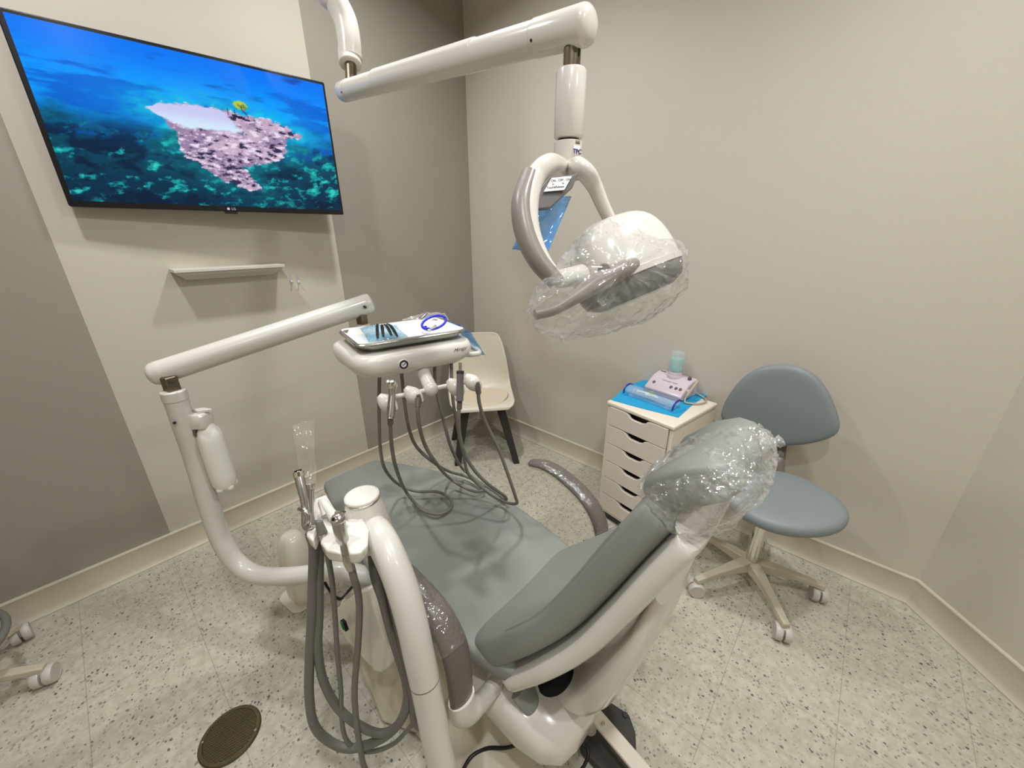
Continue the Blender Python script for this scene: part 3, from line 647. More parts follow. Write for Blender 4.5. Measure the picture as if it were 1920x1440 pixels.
def head_bag():
    t = thing('plastic_cover', 'clear plastic bag wrapped around the headrest of the dental chair', 'plastic cover', HC_)
    X = V((1, 0, 0)); rs = []
    for s, w, f, bk in ((-.106, .10, .025, .04), (-.098, .120, .042, .060), (-.06, .132, .054, .085), (0, .136, .057, .085), (.045, .132, .053, .070), (.072, .118, .042, .050), (.088, .09, .026, .03), (.095, .05, .012, .012)):
        ring = []
        for k in range(220):
            a = 2*PI*k/220; cu, sv = math.cos(a), math.sin(a)
            u = math.copysign(abs(cu)**.7, cu); v = math.copysign(abs(sv)**.7, sv)
            ring.append(HC_+HT*s+X*(w*u)+HN*((f if v > 0 else bk)*v))
        rs.append(ring)
    # refine along the length
    rs2 = []
    for i in range(len(rs)-1):
        for k in range(15): rs2.append([a.lerp(b, k/15) for a, b in zip(rs[i], rs[i+1])])
    rs2.append(rs[-1])
    make('bag_film', MB().rings(rs2), M['filmthick'], t, displace=.003, dscale=.04, crinkle=((.011, .055), (.008, .020), (.0036, .009)))
    p = HC_+HT*.080+V((.055, 0, 0))
    make('gathered_end', MB().tube([p, p+HT*.012+HN*-.003, p+HT*.020-HN*.004, p+HT*.025-HN*.008+V((.006, 0, 0))], [.02, .011, .008, .011], 14), M['filmthick'], t, displace=.004, dscale=.012)
head_bag()

# ------------------------------------------------------------------ delivery unit with post, arm and instrument head
HDA = math.radians(-13); HDC = V((.742, 1.16, 0)); HR = rotz(HDA)
def hd(u, v, z): return HDC+HR@V((u, v, 0))+V((0, 0, z))
ZT = 1.222
def delivery():
    t = thing('delivery_unit', 'white dental delivery unit with post, swing arm and instrument head', 'dental delivery unit', (.125, 1.5, 0))
    path = [at(326, 738, 1.2), at(345, 795, 1.24), at(365, 855, 1.29), at(390, 940, 1.345), at(405, 988, 1.375), at(420, 1022, 1.395), at(443, 1055, 1.41), at(478, 1077, 1.41), at(525, 1081, 1.395), at(590, 1076, 1.375), at(645, 1070, 1.36), V((.50, 1.0, .38)), V((.62, .95, .33))]
    make('post', MB().tube(path, .0315, 24), M['whitepaint'], t)
    top = path[0]
    make('post_collar', MB().cyl(top-V((0, 0, .022)), top+V((0, 0, .012)), .0335), M['whitepaint'], t, bevel=.004)
    make('post_plug', MB().cyl(at(327, 793, 1.215), at(327, 793, 1.195), .0045, .0045, 12), M['black'], t)
    a = at(292, 701, 1.19); b = at(680, 573, 1.42); ax = (b-a).normalized()
    piv = top+V((0, 0, .012))
    make('pivot_block', MB().box(piv+V((0, 0, .02)), (.034, .034, .05), rotz(.3)), M['dullsteel'], t, bevel=.004)
    mb = MB().lathe([(.0365, 0), (.0365, (b-a).length)], a+ax*.012, ax, 32)
    make('spring_arm', mb, M['whitepaint'], t, bevel=.002)
    make('arm_end_cap', MB().lathe([(.020, -.018), (.031, -.012), (.0358, -.002), (.037, .014), (.0372, .018)], a, ax, 32), M['whitepaint'], t)
    e = b+ax*.012
    make('arm_end_cap', MB().lathe([(.0372, -.002), (.037, .005), (.0345, .018), (.026, .024), (.012, .026)], e, ax, 32), M['whitepaint'], t)
    for q, s in ((at(318, 717, 1.155), 1), (at(683, 575, 1.38), 1)):
        make('screw', MB().cyl(q, q+FW*.012, .0048, .0048, 12), M['screw'], t)
    # drop to the head
    hp = at(679, 601, 1.425)
    z0 = ZT-.02
    make('pivot_block', MB().box((hp.x, hp.y, hp.z), (.03, .03, .05), rotz(.3)), M['dullsteel'], t, bevel=.004)
    make('head_post', MB().lathe([(.026, z0-hp.z), (.026, -.045), (.0275, -.043), (.0275, -.03), (.026, -.028), (.026, -.016), (.022, -.012)], hp, (0, 0, 1), 28), M['whitepaint'], t)
    # moulded head body
    def ring(w, h, z, v0=0.0, r=.05): return [hd(p[0]*1.05-.010-(.02 if p[0] < 0 else 0)*(p[1]+h/2)/h, p[1]+v0, z) for p in rrect(w, h, r, 8)]
    sec = [(.20, .14, ZT-.094, .0), (.27, .20, ZT-.093, .0), (.335, .25, ZT-.085, -.004), (.372, .282, ZT-.068, -.007), (.388, .296, ZT-.045, -.008), (.388, .296, ZT-.028, -.008), (.378, .286, ZT-.014, -.006), (.36, .268, ZT-.008, -.004), (.33, .24, ZT-.007, 0)]
    body = make('instrument_head', MB().rings([ring(w, h, z, v, min(.06, h*.3)) for w, h, z, v in sec]), M['white'], t, sharp=60)
    # gauge on the front
    fn = HR@V((0, -1, 0)); Fg = Matrix((HR@V((1, 0, 0)), V((0, 0, 1)), fn)).transposed()
    gp = hd(-.075, -.156, ZT-.046)
    g = make('pressure_gauge', MB().lathe([(.0165, -.006), (.0165, .0035), (.0145, .004)], gp, fn, 28), M['label'], t)
    make('gauge_ring', MB().rings([[gp+Fg@V((r*math.cos(q), r*math.sin(q), z)) for q in (2*PI*k/28 for k in range(28))] for r, z in ((.0088, .0042), (.0146, .0042), (.0142, .0052), (.0092, .0052))], closed=True), M['ink'], g)
    make('gauge_needle', MB().box(gp+Fg@V((.001, .001, .0047)), (.013, .0022, .0008), Fg@rotz(.5)), M['ink'], g)
    text_mesh('script_lettering', 'Mirage', .0185, Fg@Matrix.Rotation(.10, 3, 'Z'), hd(.125, -.158, ZT-.030), M['ink'], t, .0004, shear=.55, bold=-.00035)
    # side handle
    make('side_handle', MB().tube([hd(.165, -.06, ZT-.075), hd(.195, -.10, ZT-.075), hd(.228, -.11, ZT-.07), hd(.235, -.03, ZT-.06), hd(.22, .05, ZT-.05), hd(.175, .07, ZT-.05)], .010, 12), M['white'], t)
    # holder bar
    hb0, hb1 = at(722, 748, 1.185), at(897, 711, 1.30)
    mid = at(808, 729, 1.24)
    make('holder_support', MB().tube([hd(.035, -.03, ZT-.085), at(795, 700, 1.29), mid], [.021, .0215, .0215], 20, flat=.9), M['white'], t)
    make('holder_support', MB().ball(mid, .0235), M['white'], t)
    make('holder_bar', MB().cyl(hb0, hb1, .0075), M['white'], t)
    HS = []
    for px, py, dd in ((726, 756, 1.175), (775, 741, 1.21), (854, 726, 1.255), (886, 717, 1.285)):
        c = at(px, py, dd); ax_ = (V((-.35, .45, .62))).normalized()       # body axis, leaning back
        fwd = -ax_
        # egg-shaped clip with a notch at the front
        F = frame(ax_, V((1, 0, 0)))
        rs = []
        for i in range(15):
            q = i/14; s = -.034+.068*q; r = .0255*math.sin(max(.12, min(PI-.2, .45+q*2.35)))
            ring_ = []
            for k in range(28):
                an = 2*PI*k/28; w = 1.0
                ring_.append(c+F@V((r*math.cos(an)*w, r*math.sin(an)*w, s)))
            rs.append(ring_)
        h = make('instrument_holder', MB().rings(rs), M['white'], t)
        fp = at(px+10, py+6, dd-.024)
        make('holder_slot', MB().tube([fp+V((0, 0, .012)), fp+V((0, 0, -.004)), fp+V((0, 0, -.016))], [.0065, .009, .010], 14, flat=.7), M['brown'], h)
        HS.append(fp)
    return HS
HS = delivery()
def bottle():
    c = at(404, 850, 1.30)
    up = V((0, 0, 1)); zt = at(398, 792, 1.275).z; zb = at(418, 920, 1.325).z
    x, y = c.x, c.y
    t = thing('water_bottle', 'milky white water bottle hanging from the delivery unit post', 'bottle', (x, y, zb))
    h = zt-zb
    make('body', MB().lathe([(.018, 0), (.030, .004), (.036, .018), (.037, .05), (.037, h-.06), (.0355, h-.04), (.030, h-.02), (.020, h-.004), (.015, h+.004), (.015, h+.02)], (x, y, zb), (0, 0, 1), 32), M['bottlewhite'], t)
    for k in range(5):
        a = 2*PI*k/5
        make('foot_lobe', MB().ball((x+.024*math.cos(a), y+.024*math.sin(a), zb+.004), (.012, .012, .012)), M['bottlewhite'], t)
    make('cap_block', MB().rings([[V((x, y, z))+rotz(head)@V((p[0]-.004, p[1]+ .012, 0)) for p in rrect(w, w2, .01, 4)] for w, w2, z in ((.05, .052, zt-.004), (.056, .058, zt+.008), (.056, .06, zt+.04), (.05, .05, zt+.047))]), M['white'], t, bevel=.002)
    make('cap_arrow', MB().prism([(-.03, 0), (0, -.016), (.034, 0), (0, .012)], 0, .010, rotz(head-PI/2), (x, y, zt+.047)), M['white'], t, bevel=.002)
    make('hanger_clip', MB().tube([(x-.03, y+.005, zt+.01), (x-.035, y, zt-.02), (x-.03, y, zt-.032)], .004, 8), M['dullsteel'], t)
bottle()

# tray and things on it
def tray():
    t = thing('instrument_tray', 'rectangular steel tray lying on the delivery unit head', 'tray', hd(0, 0, ZT))
    def ring(w, h, z, r): return [hd(p[0], p[1], z) for p in rrect(w, h, r, 7)]
    US = 1.06; USH = -.011
    ring0 = ring
    def ring(w, h, z, r): return [hd(p[0]*US+USH, p[1], z) for p in rrect(w, h, r, 7)]
    make('tray_pan', MB().rings([ring(.31, .215, ZT, .03), ring(.326, .231, ZT+.008, .034), ring(.338, .243, ZT+.019, .036), ring(.352, .257, ZT+.021, .04), ring(.355, .260, ZT+.018, .04), ring(.357, .262, ZT+.023, .041), ring(.352, .257, ZT+.026, .04), ring(.334, .239, ZT+.024, .036), ring(.322, .227, ZT+.011, .033), ring(.305, .21, ZT+.005, .03)]), M['steel'], t)
    o = make('tray_paper', MB().rings([ring(.300, .205, ZT+.0055, .02), ring(.318, .223, ZT+.014, .02), ring(.338, .243, ZT+.0275, .02), ring(.338, .243, ZT+.0285, .02), ring(.316, .221, ZT+.0155, .02), ring(.296, .2, ZT+.007, .02)]), M['paper'], loc=hd(0, 0, ZT+.006), displace=.0015, dscale=.02)
    tag(o, 'white paper liner covering the inside of the steel tray', 'paper')
    tp = thing('tool_pouch', 'light blue see-through pouch of dark tools on the left of the tray', 'pouch', hd(-.1, 0, ZT+.02))
    def g(u, v, dz=0):
        x = -.155+.12*u+.02*v; y = -.095+.17*v-.02*u
        return hd(x, y, ZT+.024+.022*math.sin(PI*u)*math.sin(PI*v)*1.1+.012*v+dz+.003*math.sin(u*14+v*5))
    make('pouch_film', MB().grid(lambda u, v: g(u, v), 14, 14), M['pouch'], tp, solid=.0006)
    for k, (u0, u1) in enumerate(((.25, .45), (.4, .55), (.6, .62), (.75, .7))):
        make('tool', MB().tube([g(u0+(u1-u0)*q, .12+.68*q, -.0015) for q in (0, .25, .5, .75, 1)], [.004, .0055, .0055, .004, .003], 8), M['black'], tp)
    cl = thing('bib_clip_cord', 'royal blue looped cord with metal clips on the right of the tray', 'bib clip', hd(.09, -.01, ZT+.03))
    cpts = [hd(.100+.044*math.cos(q), -.015+.034*math.sin(q), ZT+.040+.012*math.sin(q)+.012*math.cos(q)) for q in (2*PI*k/16*0.97 for k in range(17))]
    make('cord', MB().tube(cpts, .0048, 10, 5), M['bluecord'], cl)
    c2 = [hd(.088+.038*math.cos(q), -.038+.018*math.sin(q), ZT+.030) for q in (2.2+2.6*k/8 for k in range(9))]
    make('cord', MB().tube(c2, .0048, 10, 5), M['bluecord'], cl)
    for (u, v, z, r) in ((.082, .026, .060, .5), (.074, -.056, .032, -.4)):
        make('clip', MB().box(hd(u, v, ZT+z), (.034, .010, .008), HR@rotz(r)@Matrix.Rotation(-.4, 3, 'Y')).box(hd(u-.012, v, ZT+z-.008), (.014, .012, .010), HR@rotz(r)), M['steel'], cl, bevel=.002)
    # crumpled bag at the back right
    b = MB().grid(lambda u, v: hd(.03+.175*u, .128-.07*v*(1-.2*u)+.0*u, ZT+.026+.032*math.sin(PI*min(1, v*1.0))*(.45+.55*math.sin(PI*u))), 60, 32)
    o = make('plastic_bag', b, M['film'], loc=hd(.12, .11, ZT+.03), displace=.005, dscale=.03, crinkle=((.006, .03), (.003, .012)))
    tag(o, 'crumpled clear plastic bag at the back right corner of the tray', 'plastic bag')
    # blue film over the side handle
    def bf(u, v):
        a = -1.9+3.8*u
        base = hd(.20, -.125+.16*v, ZT-.052+.028*v)
        return base+HR@V((.036*math.sin(a)*.8+.012*u, 0, 0))+V((0, 0, .052*math.cos(a)))
    def bf2(u, v):
        q = u
        top = hd(.186, -.06+.13*v, ZT+.022); edge = hd(.205+.012*v, -.09+.13*v, ZT-.0); low = hd(.245, -.135+.12*v, ZT-.083)
        p = top.lerp(edge, q/.3) if q < .3 else edge.lerp(low, (q-.3)/.7)
        return p+V((.003*math.sin(v*16+q*5), 0, .003*math.sin(v*11)))
    o = make('barrier_film', MB().grid(bf2, 18, 12), M['bluefilm'], loc=hd(.22, 0, ZT-.05), displace=.004, dscale=.02, solid=.0008)
    tag(o, 'blue plastic barrier film draped over the right handle of the delivery unit', 'plastic film', 'blue barrier films')
tray()

def hoses():
    G = 'handpiece hoses of the delivery unit'
    def hp(name, lab, pts, r, tip):
        P = [at(*q) for q in pts]
        t = thing(name, lab, 'dental handpiece', P[-1], G)
        make('hose', MB().tube(P, r, 12, 8), M['hose'], t)
        make('hose_end', MB().cyl(P[-1]-(P[-1]-P[-2]).normalized()*.03, P[-1], r*1.45, r*1.35), M['brown'], t, bevel=.001)
        tip(t, P[-1])
    zs = .53
    z_at = lambda px, py, z: (lambda p: (p-EYE).dot(FW))(onz(px, py, z))
    s = lambda px, py, z=.535: (px, py, z_at(px, py, z))
    def syr(t, p):
        h = at(735, 722, 1.135)
        make('syringe_body', MB().tube([at(731, 786, 1.125), at(733, 765, 1.135), p+V((0, 0, .0)), at(735, 740, 1.135), h], [.009, .012, .0125, .010, .0135], 16), M['steel'], t)
        make('syringe_head', MB().ball(h, (.0155, .0155, .0165)), M['chrome'], t)
        for k in (-1, 1): make('button', MB().cyl(h+RT*.006*k-FW*.010+UP*.006, h+RT*.006*k-FW*.019+UP*.011, .0048, .004, 12), M['steel'], t)
    def none(t, p): pass
    def coupler(t, p):
        a, b = at(862, 752, 1.222), at(863, 697, 1.225)
        make('coupler_body', MB().cyl(a, b, .0115), M['lampdark'], t, bevel=.001)
        make('coupler_band', MB().cyl(a.lerp(b, .92), a.lerp(b, 1.03), .0122), M['screw'], t, bevel=.001)
        make('coupler_stem', MB().cyl(b, at(863, 680, 1.225), .0052), M['steel'], t)
    hp('syringe_hose', 'air water syringe with chrome head in the leftmost holder under the instrument head', [(712, 690, 1.30), (711, 740, 1.33), (711, 790, 1.38), (713, 840, 1.43), (722, 880, 1.47), s(747, 908, .56), s(780, 921), s(818, 922), s(839, 931), s(848, 944), s(838, 958), s(816, 964), s(788, 953), s(760, 920, .58), (743, 879, 1.26), (735, 840, 1.20), (732, 800, 1.15), (732, 780, 1.128)], .0062, syr)
    hp('handpiece_hose', 'grey hose looping on the seat and ending in the second holder from the left', [(752, 690, 1.34), (758, 750, 1.37), (766, 800, 1.41), (780, 836, 1.44), (809, 864, 1.46), s(840, 883, .56), s(873, 893), s(896, 904), s(907, 916), s(895, 922), s(870, 914), s(841, 895, .58), (819, 870, 1.33), (798, 837, 1.26), (787, 802, 1.20), (783, 768, 1.175), (784, 746, 1.183)], .0062, none)
    hp('handpiece_hose', 'hose with dark grey coupler standing in the third holder from the left', [(815, 680, 1.36), (816, 715, 1.37), (822, 750, 1.39), (832, 790, 1.43), (847, 842, 1.48), s(866, 877, .56), s(893, 900), s(928, 922), s(948, 937, .53), s(946, 930, .56), (918, 910, 1.42), (893, 886, 1.36), (875, 858, 1.31), (863, 822, 1.27), (860, 785, 1.235), (862, 750, 1.228)], .0062, coupler)
    hp('handpiece_hose', 'grey hose falling over the seat edge from the rightmost holder', [(846, 672, 1.37), (847, 715, 1.38), (850, 755, 1.40), (858, 800, 1.44), (869, 850, 1.50), (878, 888, 1.56), (905, 915, 1.60), (945, 940, 1.58), (968, 944, 1.50), (966, 930, 1.44), (952, 888, 1.40), (934, 840, 1.37), (911, 793, 1.33), (899, 757, 1.285), (896, 722, 1.262)], .0062, none)
hoses()

# ------------------------------------------------------------------ assistant's unit: curved tube, knuckle, holder block
def assistant():
    t = thing('assistant_arm', 'white curved tube arm with domed joint and instrument holder beside the seat', 'dental assistant unit', at(830, 1440, .9))
    top = at(679, 932, .93); ax = V((-.02, .03, 1)).normalized()
    dome = [(.050, -.135), (.056, -.12), (.056, -.095), (.051, -.06), (.0445, -.025), (.0395, -.006)]
    make('joint_dome', MB().lathe([(r, z) for r, z in dome if r > 0], top, ax, 32), M['white'], t)
    make('dome_band', MB().lathe([(.0395, -.007), (.0405, -.006), (.0405, -.002), (.0395, -.001)], top, ax, 32), M['steel'], t)
    make('dome_lid', MB().lathe([(.0395, -.001), (.041, .002), (.040, .006), (.037, .008), (.036, .0065), (.01, .006)], top, ax, 32), M['white'], t)
    path = [top-ax*.085, at(708, 1000, .90), at(732, 1045, .865), at(755, 1105, .85), at(773, 1170, .85), at(785, 1225, .86), at(796, 1275, .875)]
    make('curved_tube', MB().tube(path, [.033, .0345, .0345, .034, .0335, .0335, .0335], 26), M['whitepaint'], t)
    p2 = [path[-1], at(806, 1325, .89), at(818, 1385, .905), at(830, 1440, .92), at(846, 1510, .945), at(858, 1560, .98), V((at(858, 1560, .98).x+.02, at(858, 1560, .98).y+.02, .02))]
    make('lower_tube', MB().tube(p2, .0330, 26), M['whitepaint'], t)
    d = (path[-1]-path[-2]).normalized()
    make('tube_seam', MB().cyl(path[-1]-d*.001, path[-1]+d*.001, .0339), M['brown'], t)
    # holder block: four forks
    def pl(px, py, d): return at(px, py, d)
    zb = at(640, 1005, .87).z
    out = [(572, 985), (590, 942), (612, 934), (626, 958), (650, 985), (680, 978), (692, 1000), (690, 1030), (676, 1045), (655, 1047), (648, 1022), (636, 1022), (640, 1046), (612, 1040), (600, 1025), (606, 1005), (594, 1000), (586, 1022), (574, 1012)]
    top_ = [onz(px, py-8, zb+.018) for px, py in out]
    F = Matrix.Identity(3)
    cen = sum(top_, V())/len(top_)
    bot = [cen+(q-cen)*.93-V((0, 0, .032)) for q in top_]
    n = len(out)
    make('holder_block', MB().add(bot+top_, [tuple(reversed(range(n))), tuple(range(n, 2*n))]+[(k, (k+1) % n, (k+1) % n+n, k+n) for k in range(n)]), M['white'], t, bevel=.005)
    make('holder_fin', MB().tube([at(612, 965, .89), at(604, 940, .90), at(640, 985, .88), at(668, 990, .885)], [.010, .008, .014, .012], 12), M['white'], t)
    make('holder_neck', MB().tube([at(640, 1000, .885), at(668, 985, .905), top-ax*.06], [.022, .026, .03], 18, flat=.7), M['white'], t)
assistant()
def suction():
    G = 'suction and syringe hoses of the assistant arm'
    z_at = lambda px, py, z: (onz(px, py, z)-EYE).dot(FW)
    # tall suction valve, leftmost
    t = thing('suction_valve', 'metal suction valve with open pipe top, leftmost in the white holder', 'suction handpiece', at(585, 990, .86), G)
    make('valve_pipe', MB().tube([at(560, 890, .875), at(566, 915, .87), at(572, 945, .865), at(574, 985, .86)], [.0105, .0100, .0085, .0095], 16), M['steel'], t)
    make('pipe_mouth', MB().cyl(at(559, 884, .876), at(561, 894, .875), .0115), M['chrome'], t, bevel=.001)
    make('pipe_opening', MB().cyl(at(558.4, 882, .8765), at(559, 884, .876), .0078), M['black'], t)
    make('valve_lever', MB().tube([at(560, 954, .855), at(572, 958, .85), at(578, 972, .85), at(572, 984, .855)], [.004, .007, .007, .004], 10), M['steel'], t)
    # hose with loop
    L1 = [(582, 1000, .865), (589, 1027, .88), (587, 1090, .93), (585, 1153, .96), (581, 1229, .99), (580, 1306, 1.02), (590, 1361, 1.05), (621, 1392, 1.08), (657, 1403, 1.09), (703, 1391, 1.09), (740, 1366, 1.08), (762, 1328, 1.06), (764, 1288, 1.04), (750, 1238, 1.02), (733, 1183, .99), (717, 1122, .97), (703, 1080, .97), (698, 1040, 1.0)]
    make('suction_hose', MB().tube([at(*q) for q in L1], .0118, 14), M['darkhose'], t)
    t = thing('suction_valve', 'metal suction valve under a clear sleeve, second from left in the white holder', 'suction handpiece', at(590, 990, .88), G)
    make('valve_pipe', MB().tube([at(580, 912, .885), at(580, 935, .88), at(581, 960, .875), at(584, 985, .87), at(580, 1002, .865)], [.0105, .0095, .008, .008, .009], 16), M['steel'], t)
    make('pipe_mouth', MB().cyl(at(580, 906, .886), at(580, 916, .885), .0118), M['chrome'], t, bevel=.001)
    make('valve_body', MB().cyl(at(574, 985, .86), at(592, 985, .885), .012), M['steel'], t, bevel=.002)
    L2 = [(596, 1005, .885), (598, 1027, .895), (598, 1090, .94), (598, 1150, .97), (596, 1214, .99), (606, 1275, 1.02), (633, 1326, 1.05), (673, 1360, 1.07), (716, 1375, 1.08), (748, 1355, 1.08), (763, 1310, 1.07), (758, 1265, 1.05), (743, 1210, 1.02), (728, 1150, 1.0), (712, 1095, .99), (706, 1045, 1.0)]
    make('suction_hose', MB().tube([at(*q) for q in L2], .0112, 14), M['darkhose'], t)
    t = thing('saliva_ejector', 'saliva ejector valve with grey rubber tip, third from left in the white holder', 'suction handpiece', at(603, 1000, .86), G)
    make('rubber_tip', MB().tube([at(599, 977, .845), at(600, 985, .846), at(604, 1000, .85)], [.0068, .0085, .0115], 16), M['darkhose'], t)
    make('valve_body', MB().cyl(at(604, 998, .849), at(607, 1014, .853), .0075), M['chrome'], t, bevel=.001)
    make('valve_cross', MB().cyl(at(598, 1003, .845), at(613, 999, .86), .0055), M['chrome'], t, bevel=.001)
    L3 = [(608, 1014, .855), (614, 1040, .87), (623, 1092, .92), (628, 1153, .96), (633, 1229, 1.0), (639, 1290, 1.03), (641, 1351, 1.06), (650, 1388, 1.08), (673, 1406, 1.10), (703, 1408, 1.11), (740, 1393, 1.11), (770, 1362, 1.10), (796, 1340, 1.09), (812, 1332, 1.09)]
    make('ejector_hose', MB().tube([at(*q) for q in L3], .0062, 12), M['hose'], t)
    t = thing('air_water_syringe', 'chrome air water syringe standing rightmost in the white holder', 'syringe', at(650, 1040, .84), G)
    h = at(634, 974, .825)
    make('syringe_body', MB().tube([h, at(638, 995, .83), at(645, 1020, .835), at(652, 1050, .84), at(658, 1068, .845)], [.014, .0135, .0115, .0105, .0085], 18), M['steel'], t)
    make('syringe_head', MB().ball(h, (.0150, .0150, .0145)), M['steel'], t)
    make('tip_nut', MB().cyl(h+(EYE-h).normalized()*.008-RT*.004, h+(EYE-h).normalized()*.021-RT*.010, .0085, .0065, 16), M['chrome'], t, bevel=.001)
    make('tip_hole', MB().cyl(h+(EYE-h).normalized()*.0205-RT*.0098, h+(EYE-h).normalized()*.0218-RT*.0104, .0035, .0035, 12), M['black'], t)
    for k in (-1, 1): make('button', MB().cyl(h+UP*.010+RT*(.006*k+.004), h+UP*.017+RT*(.007*k+.005), .0055, .005, 12), M['chrome'], t)
    L4 = [(658, 1062, .845), (664, 1085, .86), (671, 1110, .89), (674, 1147, .92), (671, 1214, .96), (665, 1290, 1.0), (668, 1351, 1.04), (676, 1406, 1.08), (686, 1445, 1.11), (720, 1500, 1.14)]
    make('syringe_hose', MB().tube([at(*q) for q in L4], [.0082]*2+[.0078]*8, 12), M['hose'], t)
    def sl(u, v):
        a = at(549, 797, .90).lerp(at(588, 786, .915), u); b = at(572, 990, .86).lerp(at(598, 982, .885), u)
        p = a.lerp(b, v); return p+FW*(.010*math.sin(PI*u)*(.4+.6*v))+V((0, 0, .002*math.sin(u*20)))
    def sl2(u, v):
        a = at(549, 797, .90).lerp(at(588, 786, .915), u); b = at(572, 990, .86).lerp(at(598, 982, .885), u)
        p = a.lerp(b, v); return p-FW*(.010*math.sin(PI*u)*(.3+.9*v))
    o = make('suction_sleeve', MB().grid(sl, 12, 30).grid(sl2, 12, 30), M['sleeve'], loc=at(585, 985, .87), displace=.003, dscale=.02)
    tag(o, 'tall clear plastic sleeve standing over the suction valve', 'plastic sleeve')
suction()
# bundle of supply hoses hanging beside the seat
def supply():
    t = thing('supply_hose', 'dark grey supply hoses hanging between the curved tube and the seat side', 'hose', at(740, 1200, .95))
    for dx, dd in ((0, 0), (9, .012), (18, .02)):
        make('hose', MB().tube([at(*q) for q in ((700+dx*.4, 1035, .985), (716+dx, 1100, .98-dd), (733+dx, 1165, .985-dd), (752+dx*.6, 1235, 1.0), (771+dx*.3, 1300, 1.03), (775, 1350, 1.07), (792, 1368, 1.08), (812, 1374, 1.08))], .008, 10), M['darkhose'], t)
supply()
def floor_box():
    c = onz(585, 1110, 0); c = V((.350, 1.60, 0))
    t = thing('utility_box', 'rounded white floor utility box behind the horizontal post tube', 'utility box', c)
    R = rotz(.15)
    def ring(w, h, z, r=.045): return [c+R@V((p[0], p[1], 0))+V((0, 0, z)) for p in rrect(w, h, r, 8)]
    zt = onto_z(c.x, c.y, 1000)
    make('housing', MB().rings([ring(.125, .15, 0.004), ring(.125, .15, zt*.6), ring(.115, .135, zt*.8), ring(.085, .10, zt*.95, .035), ring(.05, .05, zt, .02)]), M['cream2'], t, sharp=50)
    make('floor_flange', MB().rings([ring(.19, .17, 0), ring(.19, .17, .006)]), M['cream2'], t, bevel=.002)
floor_box()
def cable(name, lab, pts, r, m):
    o = make(name, MB().tube(pts, r, 10, 8), m, loc=pts[0]); tag(o, lab, 'cable')
cable('power_cable', 'black cable curving across the floor under the backrest hinge', [onz(858, 1475, .06), onz(870, 1440, .062), onz(887, 1416, .066), onz(915, 1403, .075), onz(950, 1402, .10), onz(985, 1390, .16)], .0055, M['black'])
cable('power_cable', 'short black cable beside the black foot control base', [onz(1078, 1455, .045), onz(1095, 1436, .045), onz(1103, 1412, .05), onz(1099, 1396, .06)], .005, M['black'])
cable('power_cable', 'black cable running out from under the seat beside the utility box', [onz(608, 1090, .02), onz(615, 1102, .012), onz(625, 1115, .010), onz(640, 1122, .012), onz(660, 1100, .03)], .006, M['black'])

def foot_control():
    t = thing('foot_control', 'black foot control base with a white lever bar at the bottom of the picture', 'foot control', onz(1150, 1380, 0))
    poly = [(1075, 1345), (1112, 1303), (1140, 1312), (1180, 1338), (1192, 1372), (1195, 1440), (1180, 1475), (1130, 1445), (1090, 1405)]
    zt = .035
    top = [onz(px, py, zt) for px, py in poly]; n = len(top)
    bot = [V((q.x, q.y, .002)) for q in top]
    make('base', MB().add(bot+top, [tuple(reversed(range(n))), tuple(range(n, 2*n))]+[(k, (k+1) % n, (k+1) % n+n, k+n) for k in range(n)]), M['blackrubber'], t, bevel=.008)
    for px, py in ((1128, 1322), (1172, 1341)):
        p = onz(px, py, zt); make('stud', MB().cyl(p-V((0, 0, .004)), p+V((0, 0, .006)), .009), M['blackrubber'], t, bevel=.002)
    a = onz(1110, 1332, .13); b = onz(1245, 1490, .13)
    d = (b-a).normalized(); s = V((-d.y, d.x, 0))
    mb = MB(); w = .023; q = [(a+s*w*math.cos(x)*-1+d*(-w*math.sin(x))) for x in (PI*k/10 for k in range(11))]+[b+s*w, b-s*w]
    q = [a+s*(-w*math.cos(x))-d*(w*math.sin(x)) for x in (PI*k/10 for k in range(11))]+[b+s*w, b-s*w]
    n = len(q)
    make('lever_bar', MB().add([p-V((0, 0, .012)) for p in q]+[p+V((0, 0, .002)) for p in q], [tuple(reversed(range(n))), tuple(range(n, 2*n))]+[(k, (k+1) % n, (k+1) % n+n, k+n) for k in range(n)]), M['cream2'], t, bevel=.004)
    make('pivot_hub', MB().cyl(V((a.x, a.y, .03)), V((a.x, a.y, .148)), .022), M['cream2'], t, bevel=.004)
    make('pivot_socket', MB().cyl(V((a.x, a.y, .147)), V((a.x, a.y, .1495)), .0105), M['dullsteel'], t)
    p = onz(1131, 1358, .133); make('lever_screw', MB().cyl(p-V((0, 0, .006)), p+V((0, 0, .006)), .006), M['chrome'], t, bevel=.001)
foot_control()

